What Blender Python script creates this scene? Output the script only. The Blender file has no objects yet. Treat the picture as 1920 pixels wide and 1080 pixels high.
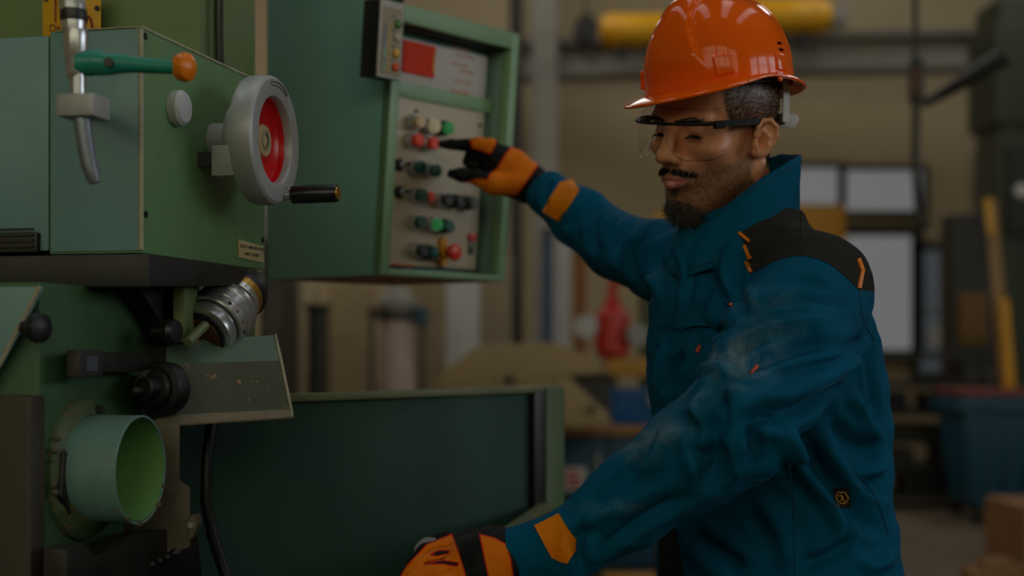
# Workshop scene: worker at a milling machine's control box.
import bpy, bmesh, math, random
import numpy as np
from mathutils import Vector, Matrix
from mathutils.bvhtree import BVHTree

random.seed(7); np.random.seed(7)
scene = bpy.context.scene
COL = scene.collection
# ------------------------------------------------------------------ camera
F, CX, HY, CH = 2666.67, 960.0, 650.0, 1.33      # focal length and horizon in px of a 1920x1080 frame, camera height
cam_data = bpy.data.cameras.new('camera'); cam = bpy.data.objects.new('camera', cam_data); COL.objects.link(cam)
cam.location = (0, 0, CH); cam.rotation_euler = (math.pi/2, 0, 0)
cam_data.sensor_width = 36; cam_data.lens = 50; cam_data.shift_y = (HY-540)/1920
cam_data.clip_start = .05; cam_data.clip_end = 200
cam_data.dof.use_dof = True; cam_data.dof.focus_distance = 1.9; cam_data.dof.aperture_fstop = 2.4
scene.camera = cam
# ------------------------------------------------------------------ world, lights, exposure
scene.view_settings.view_transform = 'Standard'; scene.view_settings.look = 'None'
scene.view_settings.gamma = 1; scene.view_settings.use_curve_mapping = False
scene.view_settings.exposure = -2.9
scene.cycles.use_denoising = True
scene.cycles.max_bounces = 8; scene.cycles.diffuse_bounces = 4; scene.cycles.transparent_max_bounces = 16
scene.cycles.sample_clamp_indirect = 6; scene.cycles.caustics_reflective = False; scene.cycles.caustics_refractive = False
world = bpy.data.worlds.new('world'); scene.world = world; world.use_nodes = True
world.node_tree.nodes['Background'].inputs[0].default_value = (.75, .86, 1, 1)
world.node_tree.nodes['Background'].inputs[1].default_value = .6

def area(name, loc, rot, sx, sy, power, color=(1, 1, 1)):
    l = bpy.data.lights.new(name, 'AREA'); l.shape = 'RECTANGLE'; l.size = sx; l.size_y = sy
    l.energy = power; l.color = color
    o = bpy.data.objects.new(name, l); COL.objects.link(o); o.location = loc; o.rotation_euler = rot
    return o
R = math.radians
# daylight through the tall windows of the wall behind the photographer (four bays, three lights each)
for bx in (-5.6, -2.2, 1.2, 4.6):
    for k in range(3):
        area('rear_window_daylight', (bx+k*1.0, -5.80, 4.2), (R(90), 0, R(180)), .86, 3.0, 580 if bx < 0 else 360, (.76, .91, 1))
# unseen lights added at the right to brighten the machine's side faces
for k in range(3):
    area('right_added_light', (9.35, -1.5+k*2.4, 3.4), (R(90), 0, R(90)), 1.9, 2.4, 360, (.84, .94, 1))
# daylight from roof lights over the bay
for k in range(4):
    area('roof_light_daylight', (-3.0+k*2.4, 2.6, 6.85), (0, 0, 0), .9, 5.0, 190, (.88, .95, 1))
for k in range(3):
    area('far_roof_light_daylight', (-4.5+k*4.5, 11.5, 6.85), (0, 0, 0), 1.2, 5.0, 420, (1, .96, .90))

# ------------------------------------------------------------------ helpers
def P(px, py, d):
    return Vector(((px-CX)/F*d, d, CH+(HY-py)/F*d))
def to_px(p):
    return (CX+F*p[0]/p[1], HY-F*(p[2]-CH)/p[1])
def lin(c):
    c = c/255.0
    return c/12.92 if c <= .04045 else ((c+.055)/1.055)**2.4
def rgb(r, g, b): return (lin(r), lin(g), lin(b), 1)

class N:      # small node-tree helper
    def __init__(self, name):
        self.m = bpy.data.materials.new(name); self.m.use_nodes = True
        self.t = self.m.node_tree; self.b = self.t.nodes['Principled BSDF']; self.out = self.t.nodes['Material Output']
    def n(self, typ, **kw):
        nd = self.t.nodes.new(typ)
        for k, v in kw.items():
            if k == 'ins':
                for i, x in v.items():
                    if hasattr(x, 'is_linked') or isinstance(x, bpy.types.NodeSocket): self.t.links.new(x, nd.inputs[i])
                    else: nd.inputs[i].default_value = x
            else: setattr(nd, k, v)
        return nd
    def link(self, a, b): self.t.links.new(a, b)
    def coord(self, scale=(1, 1, 1)):
        tc = self.n('ShaderNodeTexCoord')
        mp = self.n('ShaderNodeMapping', ins={0: tc.outputs['Object'], 3: scale})
        return mp.outputs[0]
    def noise(self, scale, detail=4, rough=.55, vec=None, dist=0):
        nd = self.n('ShaderNodeTexNoise', ins={'Scale': scale, 'Detail': detail, 'Roughness': rough, 'Distortion': dist})
        self.link(vec if vec is not None else self.coord(), nd.inputs['Vector'])
        return nd.outputs['Fac']
    def ramp(self, fac, stops):
        r = self.n('ShaderNodeValToRGB'); self.link(fac, r.inputs[0]); e = r.color_ramp.elements
        e[0].position, e[0].color = stops[0]; e[1].position, e[1].color = stops[-1]
        for p, c in stops[1:-1]:
            x = e.new(p); x.color = c
        return r.outputs[0]
    def mix(self, fac, a, b, blend='MIX'):
        m = self.n('ShaderNodeMix', data_type='RGBA', blend_type=blend)
        for s, v in ((m.inputs[0], fac), (m.inputs[6], a), (m.inputs[7], b)):
            if isinstance(v, bpy.types.NodeSocket): self.link(v, s)
            else: s.default_value = v
        return m.outputs[2]
    def math(self, op, a, b=0.0, c=0.0, clamp=False):
        m = self.n('ShaderNodeMath', operation=op, use_clamp=clamp)
        for i, v in enumerate((a, b, c)):
            if isinstance(v, bpy.types.NodeSocket): self.link(v, m.inputs[i])
            else: m.inputs[i].default_value = v
        return m.outputs[0]
    def smooth(self, v, lo, hi):
        m = self.n('ShaderNodeMapRange', interpolation_type='SMOOTHSTEP')
        self.link(v, m.inputs[0]); m.inputs[1].default_value = lo; m.inputs[2].default_value = hi
        return m.outputs[0]
    def attr(self, name):
        return self.n('ShaderNodeAttribute', attribute_name=name).outputs['Fac']
    def base(self, c):
        if isinstance(c, bpy.types.NodeSocket): self.link(c, self.b.inputs['Base Color'])
        else: self.b.inputs['Base Color'].default_value = c
    def set(self, **kw):
        for k, v in kw.items():
            s = self.b.inputs[k.replace('_', ' ')]
            if isinstance(v, bpy.types.NodeSocket): self.link(v, s)
            else: s.default_value = v
        return self
    def bump(self, h, strength=.3, dist=.002):
        b = self.n('ShaderNodeBump', ins={'Strength': strength, 'Distance': dist}); self.link(h, b.inputs['Height'])
        self.link(b.outputs[0], self.b.inputs['Normal'])

MATS = {}
def paint(name, c, rough=.45, dirt=.25, dirt_c=(.02, .018, .012, 1), scale=9, metal=0.0, bump=.08, spec=.5, chip=0, chip_c=(.16, .1, .06, 1)):
    """Painted / plastic / worn surface: flat colour with blotchy wear, optional chips of bare metal."""
    if name in MATS: return MATS[name]
    m = N(name)
    f = m.noise(scale, 6, .62)
    col = m.mix(m.ramp(f, [(.35, (0, 0, 0, 1)), (.75, (dirt, dirt, dirt, 1))]), c, dirt_c)
    f2 = m.noise(scale*.35, 2)
    col = m.mix(m.ramp(f2, [(.3, (0, 0, 0, 1)), (.8, (.2, .2, .2, 1))]), col, tuple(min(1, v*1.35+.01) for v in c[:3])+(1,))
    if chip:
        f3 = m.noise(scale*7, 3, .7)
        col = m.mix(m.ramp(f3, [(.66-.08*chip, (0, 0, 0, 1)), (.68-.08*chip, (1, 1, 1, 1))]), col, chip_c)
    m.base(col); m.set(Metallic=metal)
    m.b.inputs['Specular IOR Level'].default_value = spec
    rg = m.n('ShaderNodeMapRange', ins={1: .2, 2: .8, 3: max(.03, rough-.1), 4: min(1, rough+.14)}); m.link(f, rg.inputs[0])
    m.link(rg.outputs[0], m.b.inputs['Roughness'])
    if bump: m.bump(m.noise(scale*6, 3), bump, .002)
    MATS[name] = m.m
    return m.m
def glow(name, c, s):
    if name in MATS: return MATS[name]
    m = N(name); m.base((c[0]*.06, c[1]*.06, c[2]*.06, 1)); m.set(Emission_Color=c, Emission_Strength=s, Roughness=.3)
    MATS[name] = m.m
    return m.m

WM = {}            # world matrices of things (names are unique)
def wmat(o):
    return WM.get(o.name, Matrix.Identity(4)) if o is not None else Matrix.Identity(4)
def thing(name, label, cat, loc=(0, 0, 0), rotz=0.0, group=None, kind=None):
    o = bpy.data.objects.new(name, None); COL.objects.link(o); o.empty_display_size = .05
    o.location = loc; o.rotation_euler = (0, 0, rotz)
    WM[o.name] = Matrix.Translation(Vector(loc)) @ Matrix.Rotation(rotz, 4, 'Z')
    if label: tag(o, label, cat, group, kind)
    return o
def tag(o, label=None, cat=None, group=None, kind=None):
    if label: o['label'] = label
    if cat: o['category'] = cat
    if group: o['group'] = group
    if kind: o['kind'] = kind
    return o

def set_smooth(me, angle=35):
    bm = bmesh.new(); bm.from_mesh(me)
    bm.normal_update()
    lim = math.radians(angle)
    for f in bm.faces: f.smooth = True
    for e in bm.edges:
        if len(e.link_faces) == 2: e.smooth = e.calc_face_angle(0) < lim
        else: e.smooth = True
    bm.to_mesh(me); bm.free()

class MB:
    """Collects simple shapes, then links them as ONE mesh object."""
    def __init__(self): self.v = []; self.f = []
    def add(self, vs, fs):
        o = len(self.v); self.v += [Vector(v) for v in vs]; self.f += [tuple(i+o for i in f) for f in fs]; return self
    def box(self, lo, hi, M=None):
        x0, y0, z0 = lo; x1, y1, z1 = hi
        vs = [Vector(p) for p in ((x0,y0,z0),(x1,y0,z0),(x1,y1,z0),(x0,y1,z0),(x0,y0,z1),(x1,y0,z1),(x1,y1,z1),(x0,y1,z1))]
        if M is not None: vs = [M @ v for v in vs]
        return self.add(vs, [(0,3,2,1),(4,5,6,7),(0,1,5,4),(1,2,6,5),(2,3,7,6),(3,0,4,7)])
    def hexa(self, vs):        # bottom 4 (ccw from above) + top 4
        return self.add(vs, [(0,3,2,1),(4,5,6,7),(0,1,5,4),(1,2,6,5),(2,3,7,6),(3,0,4,7)])
    def prism(self, pts, d):   # planar 3D polygon extruded by vector d
        n = len(pts); pts = [Vector(p) for p in pts]; d = Vector(d)
        nrm = Vector((0, 0, 0))
        for i in range(n): nrm += pts[i].cross(pts[(i+1) % n])
        if nrm.dot(d) > 0: pts = pts[::-1]
        vs = pts+[p+d for p in pts]
        fs = [tuple(range(n)), tuple(range(2*n-1, n-1, -1))]
        fs += [((i+1) % n, i, n+i, n+(i+1) % n) for i in range(n)]
        return self.add(vs, fs)
    def lathe(self, prof, o, axis, n=32, caps=True):   # prof: list of (radius, along)
        o = Vector(o); a = Vector(axis).normalized()
        u = a.orthogonal().normalized(); w = a.cross(u)
        vs = []; fs = []
        for r, t in prof:
            for k in range(n):
                an = 2*math.pi*k/n
                vs.append(o+a*t+(u*math.cos(an)+w*math.sin(an))*r)
        for i in range(len(prof)-1):
            for k in range(n):
                k2 = (k+1) % n
                fs.append((i*n+k, i*n+k2, (i+1)*n+k2, (i+1)*n+k))
        if caps:
            if prof[0][0] > 1e-5: fs.append(tuple(range(n-1, -1, -1)))
            if prof[-1][0] > 1e-5: fs.append(tuple(range((len(prof)-1)*n, len(prof)*n)))
        return self.add(vs, fs)
    def cyl(self, p0, p1, r0, r1=None, n=24, bev=0.0):
        p0 = Vector(p0); p1 = Vector(p1); L = (p1-p0).length; r1 = r0 if r1 is None else r1
        if bev: pr = [(r0-bev, 0), (r0, bev), (r1, L-bev), (r1-bev, L)]
        else: pr = [(r0, 0), (r1, L)]
        return self.lathe(pr, p0, p1-p0, n)
    def tube(self, path, r, n=10, closed=False):
        pts = [Vector(p) for p in path]; m = len(pts)
        rs = r if isinstance(r, (list, tuple)) else [r]*m
        vs = []; fs = []; u = None
        for i, p in enumerate(pts):
            t = (pts[min(i+1, m-1)]-pts[max(i-1, 0)])
            if closed: t = pts[(i+1) % m]-pts[i-1]
            t = t.normalized() if t.length > 1e-9 else Vector((0, 0, 1))
            u = t.orthogonal().normalized() if u is None else (u-t*u.dot(t)).normalized()
            w = t.cross(u)
            for k in range(n):
                an = 2*math.pi*k/n; vs.append(p+(u*math.cos(an)+w*math.sin(an))*rs[i])
        for i in range(m if closed else m-1):
            j = (i+1) % m
            for k in range(n):
                k2 = (k+1) % n; fs.append((i*n+k, i*n+k2, j*n+k2, j*n+k))
        if not closed: fs += [tuple(range(n-1, -1, -1)), tuple(range((m-1)*n, m*n))]
        return self.add(vs, fs)
    def sphere(self, c, r, n=16, m=10, M=None):
        c = Vector(c); r = r if hasattr(r, '__len__') else (r, r, r)
        vs = []; fs = []
        for i in range(m+1):
            th = math.pi*i/m
            for k in range(n):
                ph = 2*math.pi*k/n
                q = Vector((r[0]*math.sin(th)*math.cos(ph), r[1]*math.sin(th)*math.sin(ph), r[2]*math.cos(th)))
                vs.append(c+(M @ q if M is not None else q))
        for i in range(m):
            for k in range(n):
                k2 = (k+1) % n; fs.append((i*n+k, (i+1)*n+k, (i+1)*n+k2, i*n+k2))
        return self.add(vs, fs)
    def build(self, name, mat, parent=None, bevel=0.0, seg=2, smooth=35, world=False, weld=True):
        vs = self.v
        if world and parent is not None:
            Mi = wmat(parent).inverted(); vs = [Mi @ v for v in vs]
        me = bpy.data.meshes.new(name); me.from_pydata(vs, [], self.f)
        if weld:
            bm = bmesh.new(); bm.from_mesh(me); bmesh.ops.remove_doubles(bm, verts=bm.verts, dist=1e-6)
            bmesh.ops.dissolve_degenerate(bm, edges=bm.edges, dist=1e-7)
            if bevel:
                es = [e for e in bm.edges if len(e.link_faces) == 2 and e.calc_face_angle(0) > R(30)]
                bmesh.ops.bevel(bm, geom=es, offset=bevel, segments=seg, affect='EDGES', profile=.6, clamp_overlap=True)
            bmesh.ops.recalc_face_normals(bm, faces=bm.faces)
            bm.to_mesh(me); bm.free()
        if smooth: set_smooth(me, smooth)
        return link(name, me, mat, parent)
def link(name, me, mat, parent=None):
    o = bpy.data.objects.new(name, me); COL.objects.link(o)
    if mat is not None: me.materials.append(mat)
    if parent is not None:
        o.parent = parent
        if o.name not in WM: WM[o.name] = wmat(parent)
    return o
def text_obj(name, body, size, M, mat, parent=None, depth=.0004, align='CENTER', world=False):
    cu = bpy.data.curves.new(name, 'FONT'); cu.body = body; cu.size = size; cu.extrude = depth
    cu.align_x = align; cu.align_y = 'CENTER'; cu.resolution_u = 3
    tmp = bpy.data.objects.new(name+'_tmp', cu); COL.objects.link(tmp)
    dg = bpy.context.evaluated_depsgraph_get()
    me = bpy.data.meshes.new_from_object(tmp.evaluated_get(dg))
    bpy.data.objects.remove(tmp); bpy.data.curves.remove(cu)
    me.transform((wmat(parent).inverted() @ M) if (world and parent is not None) else M)
    me.materials.clear(); me.name = name
    return link(name, me, mat, parent)
def frame(o, x, y):
    """4x4 with local x, y axes; z = x cross y."""
    x = Vector(x).normalized(); y = Vector(y); y = (y-x*y.dot(x)).normalized(); z = x.cross(y)
    M = Matrix((x, y, z)).transposed().to_4x4(); M.translation = Vector(o)
    return M
def copy_tree(o, parent=None):
    c = o.copy(); COL.objects.link(c)
    if parent is not None: c.parent = parent
    for ch in list(o.children): copy_tree(ch, c)
    return c

# ================================================================== the hall
X0, X1, Y0, Y1, H = -7.0, 9.5, -6.0, 16.0, 7.0
m_floor = paint('concrete_floor', rgb(112, 98, 78), .6, .5, scale=1.6)
m_wall = paint('tan_wall_panel', rgb(188, 170, 136), .6, .15, dirt_c=rgb(90, 76, 52), scale=.6)
m_ceil = paint('ceiling_sheet', rgb(120, 114, 102), .7, .2, scale=.8)
m_steel = paint('grey_steel', rgb(150, 148, 140), .5, .3, scale=2)
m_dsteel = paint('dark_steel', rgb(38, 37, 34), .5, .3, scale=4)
m_black = paint('black_plastic', rgb(14, 15, 17), .42, .15, scale=12, bump=.05)
m_white = paint('white_enamel', rgb(225, 224, 220), .4, .15, scale=4)
m_yellow = paint('yellow_paint', rgb(255, 186, 24), .4, .2, scale=3)
m_bluep = paint('blue_paint', rgb(2, 62, 88), .45, .2, scale=3)
m_red = paint('red_paint', rgb(190, 36, 24), .4, .2, scale=3)
m_wood = paint('raw_timber', rgb(150, 108, 66), .65, .4, dirt_c=rgb(96, 64, 34), scale=5)
m_pane = glow('daylit_pane', (.97, .99, 1.0, 1), 1.0)
m_pane_dim = glow('hazy_daylit_pane', (.72, .86, .95, 1), .26)

def struct(name, mb, mat, bevel=0.0):
    o = mb.build(name, mat, None, bevel=bevel); o['kind'] = 'structure'; return o
struct('floor', MB().box((X0, Y0, -.1), (X1, Y1, 0)), m_floor)
struct('ceiling', MB().box((X0, Y0, H), (X1, Y1, H+.1)), m_ceil)
struct('wall_left', MB().box((X0-.1, Y0, 0), (X0, Y1, H)), m_wall)
struct('wall_right', MB().box((X1, Y0, 0), (X1+.1, Y1, H)), m_wall)
struct('wall_front', MB().box((X0, Y0-.1, 0), (X1, Y0, H)), m_wall)
struct('wall_back', MB().box((X0, Y1, 0), (X1, Y1+.1, H)), m_wall)

def back_window(n, px0, py0, px1, py1, pane, cols, rows, frame_mat, t=.05):
    d = Y1-.03
    a = P(px0, py1, d); b = P(px1, py0, d)
    fr = MB()
    fr.box((a.x-t, Y1-.10, a.z-t), (a.x, Y1, b.z+t)); fr.box((b.x, Y1-.10, a.z-t), (b.x+t, Y1, b.z+t))
    fr.box((a.x, Y1-.10, a.z-t), (b.x, Y1, a.z)); fr.box((a.x, Y1-.10, b.z), (b.x, Y1, b.z+t))
    o = struct('window_%d' % n, fr, frame_mat)
    for i in range(cols):
        for j in range(rows):
            x0 = a.x+(b.x-a.x)*i/cols; x1 = a.x+(b.x-a.x)*(i+1)/cols
            z0 = a.z+(b.z-a.z)*j/rows; z1 = a.z+(b.z-a.z)*(j+1)/rows
            g = .012 if cols*rows > 1 else 0
            MB().box((x0+g, Y1-.045, z0+g), (x1-g, Y1-.02, z1-g)).build('pane', pane, o)
    return o
back_window(1, 1425, 316, 1574, 384, m_pane, 1, 1, m_dsteel, .06)
back_window(2, 1580, 320, 1728, 396, m_pane, 1, 1, m_dsteel, .06)
back_window(3, 1570, 442, 1708, 656, m_pane, 1, 1, m_dsteel, .12)
back_window(4, 1838, 300, 1884, 384, m_pane, 1, 1, m_dsteel, .06)
# glazed door beside the big window, hazy glass, round white notice
dd = back_window(5, 1722, 468, 1776, 700, m_pane_dim, 1, 2, m_dsteel, .08)
c = P(1761, 632, Y1-.1); MB().cyl(c, c+Vector((0, .05, 0)), .12, n=24).build('round_notice', m_white, dd)

# windows of the wall behind the photographer and roof lights (frames around the daylight)
k = 6
for bx in (-5.6, -2.2, 1.2, 4.6):
    fr = MB()
    x0, x1, z0, z1 = bx-.5, bx+2.5, 2.65, 5.75
    for x in (x0, bx+.5, bx+1.5, x1): fr.box((x-.05, Y0, z0), (x+.05, Y0+.16, z1))
    for z in (z0, 4.7, z1): fr.box((x0, Y0, z-.04), (x1, Y0+.19, z+.04))
    struct('window_%d' % k, fr, m_dsteel); k += 1
for i in range(4):
    x = -3.0+i*2.4; fr = MB()
    for sx in (-.5, .5): fr.box((x+sx-.04, .05, H-.32), (x+sx+.04, 5.15, H))
    for j in range(9): fr.box((x-.5, .05+j*.6375-.06, H-.32), (x+.5, .05+j*.6375+.06, H-.2))
    struct('window_%d' % k, fr, m_steel); k += 1

for i in range(3):  # frames made up around the added right-hand lights
    y = -1.5+i*2.4; fr = MB()
    for sy in (-1.0, 0, 1.0): fr.box((X1-.2, y+sy-.04, 2.15), (X1, y+sy+.04, 4.65))
    for z in (2.15, 3.8, 4.65): fr.box((X1-.2, y-1.0, z-.04), (X1, y+1.0, z+.04))
    struct('window_%d' % k, fr, m_steel); k += 1

# steel columns and light bands on the back wall
def i_column(name, px, w_px, d, mat, label, cat='column', z1=H):
    a = P(px-w_px/2, 650, d); b = P(px+w_px/2, 650, d); w = b.x-a.x; cx = (a.x+b.x)/2
    t = thing(name, label, cat, (cx, d, 0))
    MB().box((-w/2, 0, 0), (w/2, .03, z1)).build('front_flange', mat, t)
    MB().box((-w/2, w*1.1, 0), (w/2, w*1.1+.03, z1)).build('rear_flange', mat, t)
    MB().box((-.015, .03, 0), (.015, w*1.1, z1)).build('web', mat, t)
    MB().box((-w*.8, -.05, 0), (w*.8, w*1.3, .04)).build('base_plate', m_dsteel, t)
    return t
i_column('steel_column', 1022, 46, 14.6, m_steel, 'grey steel hall column right of the control box, under the crane beam')
i_column('steel_column', 968, 26, 12.5, m_dsteel, 'dark steel hall column at the right edge of the control box')

# crane runway beam with the yellow hoists on it
A = P(930, 122, 15.0); B = P(2000, 98, 14.2)
t = thing('crane_beam', 'long grey steel crane beam running across the hall behind the helmet', 'beam', (A.x, A.y, A.z))
u = (B-A).normalized(); side = Vector((0, 0, 1)).cross(u).normalized(); up = Vector((0, 0, 1))
def beam_part(name, s0, s1, z0, z1, mat):
    mb = MB()
    vs = [A+u*(-.9)+side*s0+up*z0, B+side*s0+up*z0, B+side*s1+up*z0, A+u*(-.9)+side*s1+up*z0]
    vs += [v+up*(z1-z0) for v in vs]
    mb.hexa(vs); return mb.build(name, mat, t, world=True)
m_mid = paint('mid_grey_steel', rgb(112, 108, 98), .5, .3, scale=3)
beam_part('top_flange', -.16, .16, .17, .21, m_mid)
beam_part('web', -.03, .03, -.13, .17, m_steel)
beam_part('bottom_flange', -.16, .16, -.17, -.13, m_mid)
beam_part('rail', -.04, .04, .21, .27, m_mid)
def hoist(px0, px1, py0, py1, d, label):
    a = P(px0, py1, d); b = P(px1, py0, d); r = (b.z-a.z)/2; zc = (a.z+b.z)/2
    t = thing('crane_hoist', label, 'hoist', ((a.x+b.x)/2, d, zc-r), group='yellow hoists on the crane beam')
    w = (b.x-a.x)/2
    MB().lathe([(r*.75, -w), (r, -w+.08), (r, w-.08), (r*.75, w)], (0, 0, r), (1, 0, 0), 28).build('drum_housing', m_yellow, t)
    for s in (-1, 1):
        MB().lathe([(r*1.06, 0), (r*1.06, .05)], (s*w*.6-.025, 0, r), (1, 0, 0), 28).build('band', m_yellow, t)
    MB().box((w, -.09, r*.45), (w+.16, .12, r*1.6)).build('motor_box', m_steel, t, bevel=.02)
    MB().box((-w*.5, -.06, -.12), (-w*.3, .1, r*.4)).build('trolley_wheel_frame', m_dsteel, t)
    MB().box((w*.3, -.06, -.12), (w*.5, .1, r*.4)).build('trolley_wheel_frame', m_dsteel, t)
    return t
hoist(1126, 1258, 26, 88, 14.2, 'yellow crane hoist left of the orange helmet')
hoist(1398, 1556, -2, 64, 14.0, 'yellow crane hoist right above the orange helmet')
hoist(1282, 1352, -34, 26, 14.4, 'yellow crane hoist mostly hidden behind the top of the helmet')
t = thing('hook_block', 'dark hook block hanging at the left end of the yellow hoists', 'hook', P(1098, 95, 14.0))
q = P(1098, 55, 14.0)
MB().box((q.x-.07, q.y-.1, q.z-.16), (q.x+.07, q.y+.1, q.z+.12)).build('block_housing', paint('dark_blue_paint', rgb(40, 46, 62), .5), t, bevel=.03, world=True)
MB().cyl((q.x, q.y-.13, q.z), (q.x, q.y+.13, q.z), .12, n=20).build('sheave', m_dsteel, t, world=True)
MB().tube([(q.x, q.y, q.z-.16), (q.x, q.y, q.z-.26), (q.x+.06, q.y, q.z-.33), (q.x+.11, q.y, q.z-.27)], .022, 8).build('hook', m_dsteel, t, world=True)
MB().tube([(q.x, q.y, q.z+.1), (q.x, q.y, H)], .015, 6).build('rope', m_dsteel, t, world=True)

# hanging hook and hose of the jib at the right
t = thing('jib_hook', 'dark hook with chain hanging from a jib right of the worker', 'hook', P(1716, 400, 7.4))
def W(px, py, d): return P(px, py, d)
MB().box(W(1702, 196, 7.44), W(1734, 108, 7.36)).build('hook_housing', m_dsteel, t, bevel=.012, world=True)
MB().box(W(1712, 178, 7.37), W(1722, 128, 7.33)).build('label_plate', paint('rust_brown', rgb(120, 72, 36), .6), t, world=True)
MB().tube([W(1718, 190, 7.4), W(1716, 300, 7.4), W(1722, 400, 7.4)], .022, 8).build('chain', m_dsteel, t, world=True)
MB().tube([W(1716, 112, 7.4), W(1716, -500, 7.4)], .016, 8).build('rope', m_dsteel, t, world=True)
MB().tube([W(1722, 398, 7.4), W(1722, 412, 7.4), W(1734, 424, 7.4), W(1744, 414, 7.4)], .02, 8).build('hook', m_dsteel, t, world=True)
MB().tube([W(1730, 196, 7.4), W(1762, 178, 7.4), W(1810, 150, 7.3), W(1885, 104, 7.2)], [.022, .03, .04, .05], 8).build('hose', m_dsteel, t, world=True)

# big dark green machine at the right edge
mg_dark = paint('dark_green_machine', rgb(58, 66, 48), .5, .4, scale=3)
t = thing('drilling_machine', 'tall dark green machine column at the right edge of the picture', 'machine', (P(1960, 650, 12.6).x, 12.6, 0))
MB().box((-.40, 0, 0), (.8, .7, 4.45)).build('column', mg_dark, t, bevel=.03)
MB().box((-.46, -.05, 3.3), (.85, .75, 4.2)).build('head', mg_dark, t, bevel=.04)
MB().box((-.34, -.10, 2.3), (-.16, 0, 3.1)).build('switch_box', m_dsteel, t, bevel=.01)
MB().cyl((-.25, -.10, 2.7), (-.25, -.14, 2.7), .06).build('dial', m_white, t)
MB().box((-.5, -.1, 0), (.9, .8, .15)).build('base', m_dsteel, t, bevel=.02)
# dark lathe with yellow guard behind
t = thing('lathe', 'dark machine with a yellow guard panel under the far right window', 'machine', (P(1832, 650, 12.3).x, 12.3, 0))
MB().box((-.22, 0, 0), (.17, .35, 2.48)).build('body', m_dsteel, t, bevel=.03)
MB().box((-.16, -.05, 1.34), (.08, 0, 1.80)).build('guard_panel', paint('dim_yellow', rgb(116, 82, 6), .5), t, bevel=.01)
MB().box((-.2, -.06, .5), (.15, 0, 1.15)).build('door', paint('brown_black', rgb(44, 40, 34), .5), t, bevel=.01)
MB().box((-.12, -.1, .8), (-.09, -.06, 1.0)).build('door_handle', m_steel, t)
# slanted yellow mast
t = thing('yellow_mast', 'yellow and tan slanted mast rising out of the blue bin', 'mast', P(1912, 950, 10.9))
MB().hexa([P(1874, 715, 10.9), P(1898, 715, 10.9), P(1898, 715, 11.0), P(1874, 715, 11.0), P(1846, 372, 10.9), P(1868, 372, 10.9), P(1868, 372, 11.0), P(1846, 372, 11.0)]).build('web', paint('tan_mast', rgb(176, 138, 88), .5), t, world=True)
MB().hexa([P(1886, 722, 10.85), P(1904, 722, 10.85), P(1904, 722, 10.9), P(1886, 722, 10.9), P(1874, 560, 10.85), P(1892, 560, 10.85), P(1892, 560, 10.9), P(1874, 560, 10.9)]).build('lower_sleeve', m_yellow, t, world=True)
MB().hexa([P(1852, 440, 10.85), P(1866, 440, 10.85), P(1866, 440, 10.9), P(1852, 440, 10.9), P(1844, 372, 10.85), P(1858, 372, 10.85), P(1858, 372, 10.9), P(1844, 372, 10.9)]).build('upper_sleeve', m_yellow, t, world=True)
MB().hexa([P(1868, 640, 10.92), P(1876, 640, 10.92), P(1876, 640, 10.96), P(1868, 640, 10.96), P(1852, 450, 10.92), P(1862, 450, 10.92), P(1862, 450, 10.96), P(1852, 450, 10.96)]).build('side_plate', m_steel, t, world=True)
MB().hexa([P(1896, 940, 10.9), P(1924, 940, 10.9), P(1924, 940, 11.0), P(1896, 940, 11.0), P(1878, 714, 10.9), P(1902, 714, 10.9), P(1902, 714, 11.0), P(1878, 714, 11.0)]).build('foot', m_yellow, t, world=True)
# steel rack, dark
d = 11.6
a = P(1640, 950, d); b = P(1800, 664, d)
t = thing('storage_rack', 'low dark steel rack standing under the bright window', 'rack', ((a.x+b.x)/2, d, 0))
w = (b.x-a.x)/2+.2; hh = b.z
for sx in (-1, 1):
    for y in (0, .55): MB().box((sx*w-.03, y, 0), (sx*w+.03, y+.06, hh)).build('post', m_dsteel, t)
for i in range(6):
    z = .08+i*(hh-.12)/5; MB().box((-w, 0, z), (w, .6, z+.05)).build('shelf', m_dsteel, t)
for i, (x, z, wd, hg) in enumerate([(-.4, 0, .3, .14), (.1, 0, .36, .16), (-.25, 1, .5, .12), (.3, 1, .2, .15), (-.4, 2, .25, .15), (.05, 2, .4, .1), (-.2, 3, .3, .14), (.25, 3, .3, .12)]):
    zz = .13+z*(hh-.12)/5
    c = thing('storage_crate', ['brown', 'black', 'grey', 'dark green', 'rusty', 'olive', 'dark blue', 'umber'][i]+' crate on the '+['lowest', 'second', 'third', 'fourth'][z]+' shelf of the dark steel rack', 'crate', (P(1720, 0, d).x+x, d+.1, zz), group='crates on the steel rack')
    mt = paint('crate_%d' % i, rgb(*[(60, 48, 36), (22, 22, 22), (70, 68, 64), (34, 42, 30), (74, 46, 30), (52, 52, 34), (28, 34, 48), (50, 40, 32)][i]), .6)
    MB().box((-wd/2, 0, 0), (wd/2, .35, hg)).build('body', mt, c, bevel=.008)
    MB().box((-wd/2-.01, -.01, hg-.03), (wd/2+.01, .36, hg)).build('rim', mt, c)

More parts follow.
